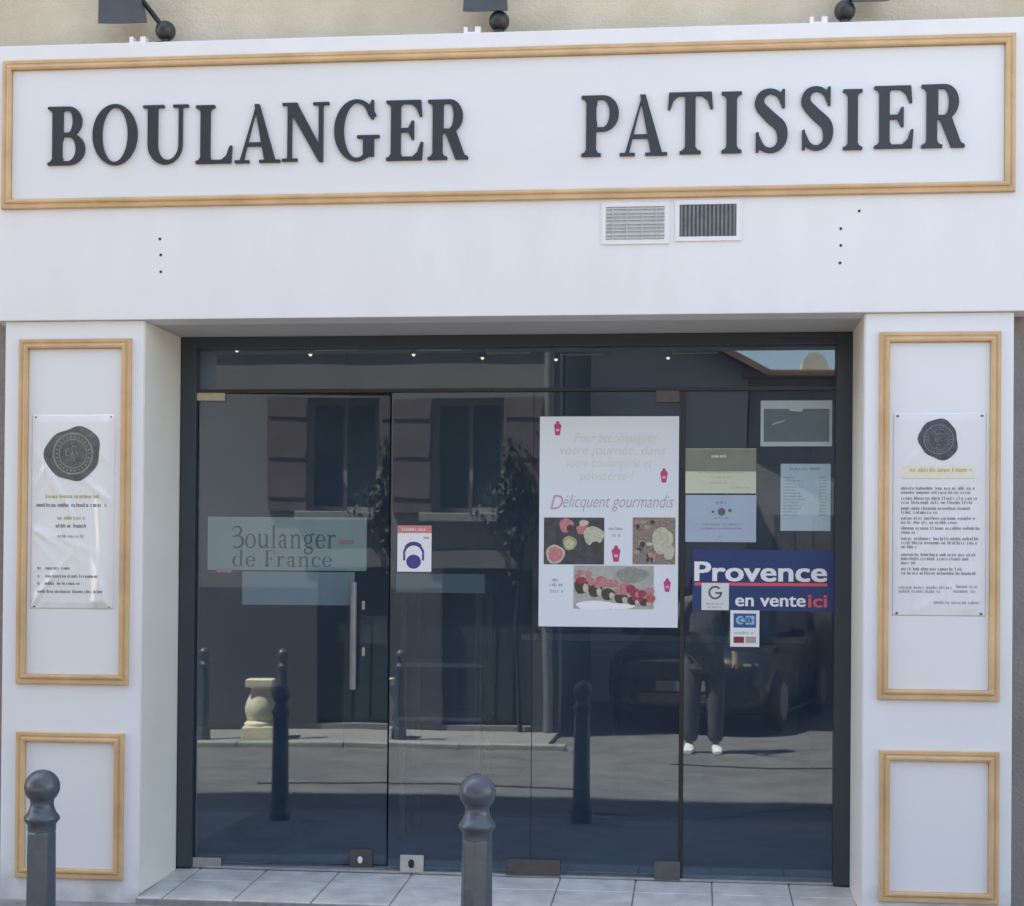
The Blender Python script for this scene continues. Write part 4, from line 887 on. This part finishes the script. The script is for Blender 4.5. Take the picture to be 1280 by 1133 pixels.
for i in range(0, len(xe), 2):
    if xe[i+1] - xe[i] > 0.05: MB().box(xe[i], xe[i+1], HOUSEY + 0.001, HOUSEY + 0.025, -0.1, 1.25).build('plinth', mat('shade_tone_plinth', (0.085, 0.085, 0.09), 0.8, 0.2, 2, 0.4, 40), th)  # added band; shade low on the facade put into its dark colour
m = MB().box(-16, HX1, HOUSEY - 0.0, HOUSEY + 0.05, 3.75, 3.95); m.build('string_course', KERB, th)
# climbing plant beside the window
cxp = refl(640, 600, HOUSEY)[0]; cp = empty('climbing_plant', (cxp, HOUSEY + 0.06, -0.155), 'dark leafy climber on the wall beside the shuttered window', 'climbing plant')
MB().tube([(cxp + 0.1, HOUSEY + 0.05, -0.16), (cxp + 0.05, HOUSEY + 0.05, 0.9), (cxp + 0.12, HOUSEY + 0.05, 1.7), (cxp, HOUSEY + 0.05, 2.7)], [0.022, 0.018, 0.014, 0.008]).build('stem', mat('bark', (0.035, 0.03, 0.026), 0.9, 0.2, 20), cp)
m = MB(); rn = random.Random(2)
for i in range(900):
    t = rn.gauss(0.5, 0.22); zz = 1.55 + t*1.15; xx = cxp + rn.gauss(0.03, 0.10 + 0.06*math.sin(zz*7)); yy = HOUSEY + 0.04 + abs(rn.gauss(0, 0.09)); s = rn.uniform(0.025, 0.05)
    q = Matrix.Rotation(rn.uniform(0, 6.28), 3, 'Z') @ Matrix.Rotation(rn.uniform(-1.2, 1.2), 3, 'X')
    m.add([Vector((xx, yy, zz)) + q @ Vector(v) for v in ((-s*0.5, 0, 0), (0, -s*0.1, -s), (s*0.5, 0, 0), (0, s*0.1, s))], [(0, 1, 2, 3)])
tag(m.build('crown', mat('ivy_leaf', (0.035, 0.05, 0.03), 0.8, 0.4, 6), cp), kind='stuff')
# low garage behind a forecourt, and a sunlit house further off
gy = -12.3; gxa, gxb = refl(938, 450, gy)[0], 14
bh = empty('back_house', (-0.6, gy, ROADZ), 'grey rendered house with sloping roof edge behind the forecourt', 'house')
bxa, bxb = HX1 - 1.2, gxa - 0.02; bz0 = refl(940, 462, gy)[1]
MB().add([(bxa, gy - 5, ROADZ - 0.1), (bxb, gy - 5, ROADZ - 0.1), (bxb, gy, ROADZ - 0.1), (bxa, gy, ROADZ - 0.1), (bxa, gy - 5, bz0 + 1.9), (bxb, gy - 5, bz0), (bxb, gy, bz0), (bxa, gy, bz0 + 1.9)],
         [(0, 3, 2, 1), (4, 5, 6, 7), (0, 1, 5, 4), (2, 3, 7, 6), (1, 2, 6, 5), (3, 0, 4, 7)]).build('wall', mat('dim_grey_render', (0.58, 0.58, 0.58), 0.9, 0.15, 1.5, 0.4, 40), bh)
sl_ = 1.9/(bxb - bxa)
MB().add([(bxa, gy - 5.2, bz0 + 1.902), (bxb + 0.25, gy - 5.2, bz0 + 0.002 - 0.25*sl_), (bxb + 0.25, gy + 0.3, bz0 + 0.002 - 0.25*sl_), (bxa, gy + 0.3, bz0 + 1.902), (bxa, gy - 5.2, bz0 + 2.0), (bxb + 0.25, gy - 5.2, bz0 + 0.1 - 0.25*sl_), (bxb + 0.25, gy + 0.3, bz0 + 0.1 - 0.25*sl_), (bxa, gy + 0.3, bz0 + 2.0)],
         [(0, 3, 2, 1), (4, 5, 6, 7), (0, 1, 5, 4), (2, 3, 7, 6), (1, 2, 6, 5), (3, 0, 4, 7)]).build('roof', MATS['terracotta'], bh)
for xw in (bxa + 1.5,):
    w_ = MB().box(xw - 0.4, xw + 0.4, gy + 0.001, gy + 0.03, 1.2, 2.6).build('window', WFR, bh)
    for q in (-0.36, 0.02): MB().box(xw + q, xw + q + 0.34, gy + 0.03, gy + 0.036, 1.25, 2.55).build('pane', DWIN, w_)
gzt = refl(980, 466, gy)[1]
ga = empty('garage_building', (4, gy, ROADZ), 'low grey garage building with brown timber doors behind the parked car', 'garage')
MB().box(gxa, gxb, gy - 5, gy, ROADZ - 0.1, gzt - 0.1).build('wall', mat('dark_stone_wall', (0.32, 0.31, 0.31), 0.9, 0.25, 4, 0.6, 20), ga)
MB().box(gxa - 0.1, gxb + 0.2, gy - 5.2, gy + 0.25, gzt - 0.098, gzt, 0.02).build('roof', MATS['terracotta'], ga)
for i in range(3):
    a = gxa + 0.3 + i*3.4; d = MB().box(a, a + 2.5, gy - 0.02, gy + 0.03, ROADZ, 2.2).build('garage_door', mat('dark_brown_timber', (0.16, 0.14, 0.135), 0.6, 0.2, 5), ga)
    for j in range(10): MB().box(a + 0.02 + j*0.248, a + 0.02 + j*0.248 + 0.236, gy + 0.03, gy + 0.045, ROADZ + 0.02, 2.17).build('plank', MATS['dark_brown_timber'], d)
hy = -21.0
fh = empty('far_house', (4.2, hy, ROADZ), 'sunlit cream house with small gable seen over the garage roof', 'house')
CRM = mat('sunny_cream_render', (0.72, 0.66, 0.52), 0.9, 0.06, 3)
x0, zt_ = refl(1002, 446, hy); x1, _ = refl(1034, 446, hy); zt_ = refl(1015, 440, hy)[1]
m = MB(); m.box(x0, x1, hy - 4, hy, ROADZ - 0.1, zt_ - 0.35); n = 12
vs = [(x0 + (x1-x0)*(0.5 - 0.5*math.cos(math.pi*i/n)), y_, zt_ - 0.35 + 0.35*math.sin(math.pi*i/n)) for y_ in (hy, hy - 4) for i in range(n+1)]
m.add(vs, [tuple(range(n+1)), tuple(range(2*n+1, n, -1))] + [(i, i+1, n+2+i, n+1+i) for i in range(n)]); m.build('gable_wall', CRM, fh)
MB().box(x1 + 0.18, x1 + 2.2, hy - 4, hy, ROADZ - 0.1, zt_ - 0.5).build('wing_wall', CRM, fh)
MB().box(x1 + 0.1, x1 + 2.3, hy - 4.1, hy + 0.2, zt_ - 0.498, zt_ - 0.4).build('roof', MATS['terracotta'], fh)
MB().box(x0 + 0.1, x0 + 0.25, hy - 0.01, hy + 0.02, zt_ - 0.7, zt_ - 0.45).build('window', DWIN, fh)

# ---- parked car, nose towards the street
car = empty('parked_car', (0.34, -10.15, ROADZ), 'dark hatchback parked nose out behind the photographer', 'car', rotz=R(14), local=True)
PAINT = mat('dark_blue_black_paint', (0.012, 0.016, 0.022), 0.28, 0.05, 4, coat=0.5)
def loft(stations, nseg=20, pw=3.2):
    m = MB(); vs = []; fs = []
    for (y_, zl, zh, hw) in stations:
        zc, hh = (zl+zh)/2, (zh-zl)/2
        for i in range(nseg):
            a = 2*math.pi*i/nseg; c, s = math.cos(a), math.sin(a)
            vs.append((hw*math.copysign(abs(c)**(2/pw), c), y_, zc + hh*math.copysign(abs(s)**(2/pw), s)))
    for j in range(len(stations)-1):
        for i in range(nseg): fs.append((j*nseg+i, j*nseg+(i+1) % nseg, (j+1)*nseg+(i+1) % nseg, (j+1)*nseg+i))
    fs.append(tuple(range(nseg-1, -1, -1))); fs.append(tuple(range((len(stations)-1)*nseg, len(stations)*nseg)))
    return m.add(vs, fs, True)
body = loft([(-2.0, 0.30, 0.85, 0.66), (-1.93, 0.22, 0.95, 0.80), (-1.4, 0.19, 0.98, 0.855), (0.0, 0.18, 0.97, 0.865), (0.8, 0.18, 0.96, 0.86), (1.4, 0.20, 0.92, 0.85), (1.8, 0.21, 0.86, 0.82), (1.94, 0.23, 0.79, 0.78), (2.0, 0.28, 0.70, 0.70)], pw=4.5).build('body', PAINT, car)
cab = loft([(-1.88, 0.85, 1.02, 0.70), (-1.65, 0.85, 1.38, 0.66), (-0.9, 0.85, 1.49, 0.65), (0.0, 0.85, 1.49, 0.65), (0.35, 0.85, 1.39, 0.67), (1.0, 0.85, 0.97, 0.74)], pw=4.5).build('cabin', PAINT, car)
DG = mat('tinted_car_glass', (0.015, 0.018, 0.02), 0.08, 0.02, 3, coat=0.6)
MB().add([(-0.58, 0.385, 1.365), (0.58, 0.385, 1.365), (0.66, 0.955, 0.985), (-0.66, 0.955, 0.985), (-0.58, 0.405, 1.345), (0.58, 0.405, 1.345), (0.66, 0.985, 0.965), (-0.66, 0.985, 0.965)], [(0, 1, 2, 3), (4, 7, 6, 5), (0, 4, 5, 1), (1, 5, 6, 2), (2, 6, 7, 3), (3, 7, 4, 0)]).build('windscreen', DG, car)
for s in (-1, 1):
    MB().add([(s*0.695, -1.3, 0.98), (s*0.70, 0.75, 0.98), (s*0.655, 0.25, 1.33), (s*0.645, -1.1, 1.36), (s*0.66, -1.3, 0.98), (s*0.66, 0.75, 0.98), (s*0.62, 0.25, 1.33), (s*0.62, -1.1, 1.36)], [(0, 1, 2, 3), (4, 7, 6, 5), (0, 4, 5, 1), (1, 5, 6, 2), (2, 6, 7, 3), (3, 7, 4, 0)]).build('side_window', DG, car)
    MB().ball((s*0.62, 1.86, 0.70), 0.15, 3, (1, 0.75, 0.42)).build('headlight', mat('clear_lamp', (0.16, 0.17, 0.18), 0.1, 0.05, 10, coat=0.6), car)
    MB().ball((s*0.93, 0.62, 1.0), 0.10, 3, (1, 0.6, 0.7)).build('wing_mirror', PAINT, car)
    for yy in (-1.25, 1.22):
        t = MB(); t.lathe([(0.20, -0.10), (0.29, -0.105), (0.315, -0.08), (0.32, 0.0), (0.315, 0.08), (0.29, 0.105), (0.20, 0.10)], n=32)
        t.v = [(s*0.79 + z_, yy + x_, 0.32 + y_) for x_, y_, z_ in t.v]; wl = t.build('wheel', BLACK, car)
        t = MB(); t.lathe([(0.02, 0.112*s), (0.06, 0.118*s), (0.18, 0.108*s), (0.205, 0.112*s), (0.205, 0.09*s)], n=20); t.v = [(s*0.79 + z_, yy + x_, 0.32 + y_) for x_, y_, z_ in t.v]; t.build('rim', STEEL, wl)
gr = MB().box(-0.45, 0.45, 1.97, 2.012, 0.32, 0.42).build('grille', BLACK, car)
for i in range(4): MB().box(-0.43, 0.43, 2.0125, 2.018, 0.33 + i*0.024, 0.338 + i*0.024).build('slat', STEEL, gr)
MB().box(-0.38, 0.38, 1.99, 2.008, 0.58, 0.66).build('upper_grille', BLACK, car)
MB().box(-0.86, 0.86, -1.6, 1.6, 0.17, 0.20).build('underside', BLACK, car); MB().box(-0.26, 0.26, 2.001, 2.016, 0.44, 0.55).build('number_plate', mat('plate_grey', (0.22, 0.22, 0.21), 0.5), car)

# ---- the photographer, standing in the road behind the phone
PXc, PYc = 0.08, -6.66
pe = empty('person', (PXc, PYc, ROADZ), 'person in dark jacket and trousers with white shoes holding up a phone', 'person', local=True)
def skin(name, verts, edges, ma, parent, sub_=2, root=0):
    me = bpy.data.meshes.new(name); me.from_pydata([v[:3] for v in verts], edges, []); o = bpy.data.objects.new(name, me); COL.objects.link(o); o.parent = parent; OFF[o.name] = Vector()
    bm = bmesh.new(); bm.from_mesh(me); lay = bm.verts.layers.skin.verify(); bm.verts.ensure_lookup_table()
    for v, q in zip(bm.verts, verts):
        r = q[3]; v[lay].radius = r if isinstance(r, tuple) else (r, r); v[lay].use_root = False
    bm.verts[root][lay].use_root = True; bm.to_mesh(me); bm.free()
    s = o.modifiers.new('skin', 'SKIN'); s.use_smooth_shade = True
    ss = o.modifiers.new('subdivision', 'SUBSURF'); ss.levels = sub_; ss.render_levels = sub_
    me.materials.append(ma); return o
SKIN = mat('skin', (0.45, 0.28, 0.20), 0.5, 0.05, 10); JACK = mat('black_jacket_cloth', (0.10, 0.105, 0.12), 0.8, 0.25, 12, 0.5, 40); TROU = mat('charcoal_trouser_cloth', (0.085, 0.092, 0.105), 0.85, 0.2, 12, 0.4, 50)
# local coordinates: x right, y towards the shop, z above the road
HL, HR = (-0.085, 0.40, 1.47), (0.265, 0.09, 0.82)
V = [(0, 0, 0.94, (0.135, 0.10)), (0, 0.01, 1.15, (0.125, 0.09)), (0, 0.0, 1.33, (0.14, 0.09)), (0, 0.0, 1.43, 0.055), (0, 0.03, 1.50, 0.055), (0, 0.035, 1.585, (0.075, 0.092)), (0, 0.03, 1.65, (0.066, 0.080)),
     (-0.165, 0, 1.35, 0.055), (-0.23, 0.10, 1.13, 0.042), (HL[0], HL[1] - 0.05, HL[2] - 0.05, 0.026), (HL[0] + 0.005, HL[1], HL[2], 0.032),
     (0.165, 0, 1.35, 0.055), (0.235, 0.02, 1.09, 0.042), (HR[0], HR[1], HR[2] + 0.06, 0.026), (HR[0] + 0.005, HR[1] + 0.01, HR[2], 0.034),
     (-0.095, 0, 0.86, 0.085), (-0.11, 0.02, 0.48, 0.055), (-0.125, 0.0, 0.09, 0.038), (0.095, 0, 0.86, 0.085), (0.10, 0.02, 0.48, 0.055), (0.095, 0.0, 0.09, 0.038)]
E = [(0, 1), (1, 2), (2, 3), (3, 4), (4, 5), (5, 6), (2, 7), (7, 8), (8, 9), (9, 10), (2, 11), (11, 12), (12, 13), (13, 14), (0, 15), (15, 16), (16, 17), (0, 18), (18, 19), (19, 20)]
def finger(base, pts):
    k_ = base
    for p in pts: V.append((*p, 0.0085)); E.append((k_, len(V) - 1)); k_ = len(V) - 1
x, y_, z = HL[0] + 0.005, HL[1], HL[2]
for i in range(4): q = 0.016*(i - 1.5); finger(10, [(x + 0.02, y_ + 0.035, z + 0.02 + q), (x + 0.05 + 0.004*i, y_ + 0.045, z + 0.03 + q*1.1), (x + 0.075, y_ + 0.03, z + 0.03 + q*1.1)])
finger(10, [(x + 0.02, y_ - 0.015, z + 0.03), (x + 0.05, y_ - 0.005, z + 0.06)])
x, y_, z = HR[0] + 0.005, HR[1] + 0.01, HR[2]
for i in range(4): q = 0.016*(i - 1.5); finger(14, [(x + 0.01, y_ + q, z - 0.035), (x + 0.0, y_ + q, z - 0.07 - 0.006*(i in (1, 2))), (x - 0.022, y_ + q, z - 0.085)])
finger(14, [(x - 0.02, y_ + 0.03, z - 0.02), (x - 0.03, y_ + 0.03, z - 0.055)])
skin('body', V, E, SKIN, pe)
jv = [(0, 0, 0.70, (0.195, 0.155)), (0, 0.0, 0.95, (0.185, 0.145)), (0, 0.01, 1.18, (0.165, 0.125)), (0, 0, 1.34, (0.165, 0.11)), (0, 0.0, 1.42, 0.075), (-0.175, 0, 1.36, 0.07), (-0.235, 0.10, 1.125, 0.058), (HL[0] - 0.012, HL[1] - 0.075, HL[2] - 0.075, 0.042), (0.175, 0, 1.36, 0.07), (0.24, 0.02, 1.085, 0.058), (HR[0], HR[1] - 0.005, HR[2] + 0.085, 0.042)]
skin('jacket', jv, [(0, 1), (1, 2), (2, 3), (3, 4), (3, 5), (5, 6), (6, 7), (3, 8), (8, 9), (9, 10)], JACK, pe, root=1)
skin('trousers', [(0, 0, 0.92, (0.125, 0.11)), (-0.095, 0, 0.82, 0.105), (-0.11, 0.02, 0.48, 0.088), (-0.125, 0, 0.085, 0.074), (0.095, 0, 0.82, 0.105), (0.10, 0.02, 0.48, 0.088), (0.095, 0, 0.085, 0.074)], [(0, 1), (1, 2), (2, 3), (0, 4), (4, 5), (5, 6)], TROU, pe)
SHOE = mat('white_leather_shoe', (0.80, 0.80, 0.80), 0.5, 0.04, 20)
for s, xx in ((-1, -0.13), (1, 0.10)):
    m = MB(); ring = []
    st_ = [(-0.07, 0.030, 0.085), (-0.055, 0.036, 0.095), (0.0, 0.040, 0.098), (0.06, 0.043, 0.075), (0.12, 0.047, 0.058), (0.165, 0.042, 0.046), (0.19, 0.024, 0.034)]
    vs = []; n = 12
    for yy, hw, hh in st_:
        for i in range(n):
            a = 2*math.pi*i/n; vs.append((xx + s*0.12*max(0, yy)*0.6 + hw*math.cos(a), yy, 0.004 + hh*(0.5 + 0.5*math.copysign(abs(math.sin(a))**0.6, math.sin(a)))))
    fs = [(j*n+i, j*n+(i+1) % n, (j+1)*n+(i+1) % n, (j+1)*n+i) for j in range(len(st_)-1) for i in range(n)] + [tuple(range(n-1, -1, -1)), tuple(range((len(st_)-1)*n, len(st_)*n))]
    m.add(vs, fs, True); m.build('shoe', SHOE, pe)
hair = MB().ball((0, 0.012, 1.645), 0.1, 3, (0.88, 1.02, 0.80)); hair.v = [(v[0], v[1], v[2]) if not (v[1] > 0.075 and v[2] < 1.66) else (v[0], 0.06, max(v[2], 1.66)) for v in hair.v]
hair.build('hair', mat('dark_brown_hair', (0.03, 0.02, 0.015), 0.6, 0.3, 40), pe)
for q in (-0.03, 0.03): MB().ball((q, 0.118, 1.575), 0.011, 2).build('eye', BLACK, pe)
MB().ball((0, 0.128, 1.545), 0.014, 2, (0.8, 1.0, 1.5)).build('nose', SKIN, pe)
MB().ball((0, 0.112, 1.505), 0.02, 2, (1.1, 0.5, 0.35)).build('mouth', mat('lip', (0.40, 0.16, 0.14), 0.5), pe)
for q in (-0.079, 0.079): MB().ball((q, 0.03, 1.565), 0.02, 2, (0.4, 0.8, 1.4)).build('ear', SKIN, pe)
# the phone behind the lens, and the pouch in the other hand
fz = CAM.z; fp = empty('phone', (0, CAM.y - 0.025, fz - 0.12), 'black phone held upright in front of the face', 'phone')
MB().box(-0.055, 0.018, CAM.y - 0.034, CAM.y - 0.026, fz - 0.13, fz + 0.02, 0.003).build('case', BLACK, fp)
m = MB().lathe([(0.008, 0.0), (0.008, 0.002)], n=16); m.v = [(a, CAM.y - 0.026 + c, fz + b) for a, b, c in m.v]; m.build('lens', mat('dark_lens', (0.01, 0.01, 0.015), 0.1), fp)
px_, py_, pz_ = PXc + HR[0] - 0.012, PYc + HR[1] + 0.01, ROADZ + HR[2] - 0.055
pu = empty('hand_pouch', (px_, py_, pz_ - 0.06), 'small black pouch carried in the lowered hand', 'pouch')
MB().box(px_ - 0.02, px_ + 0.014, py_ - 0.05, py_ + 0.06, pz_ - 0.07, pz_ + 0.02, 0.008).build('case', BLACK, pu)
MB().box(px_ - 0.022, px_ + 0.016, py_ - 0.045, py_ + 0.055, pz_ + 0.0202, pz_ + 0.024, 0.001).build('zip', STEEL, pu)
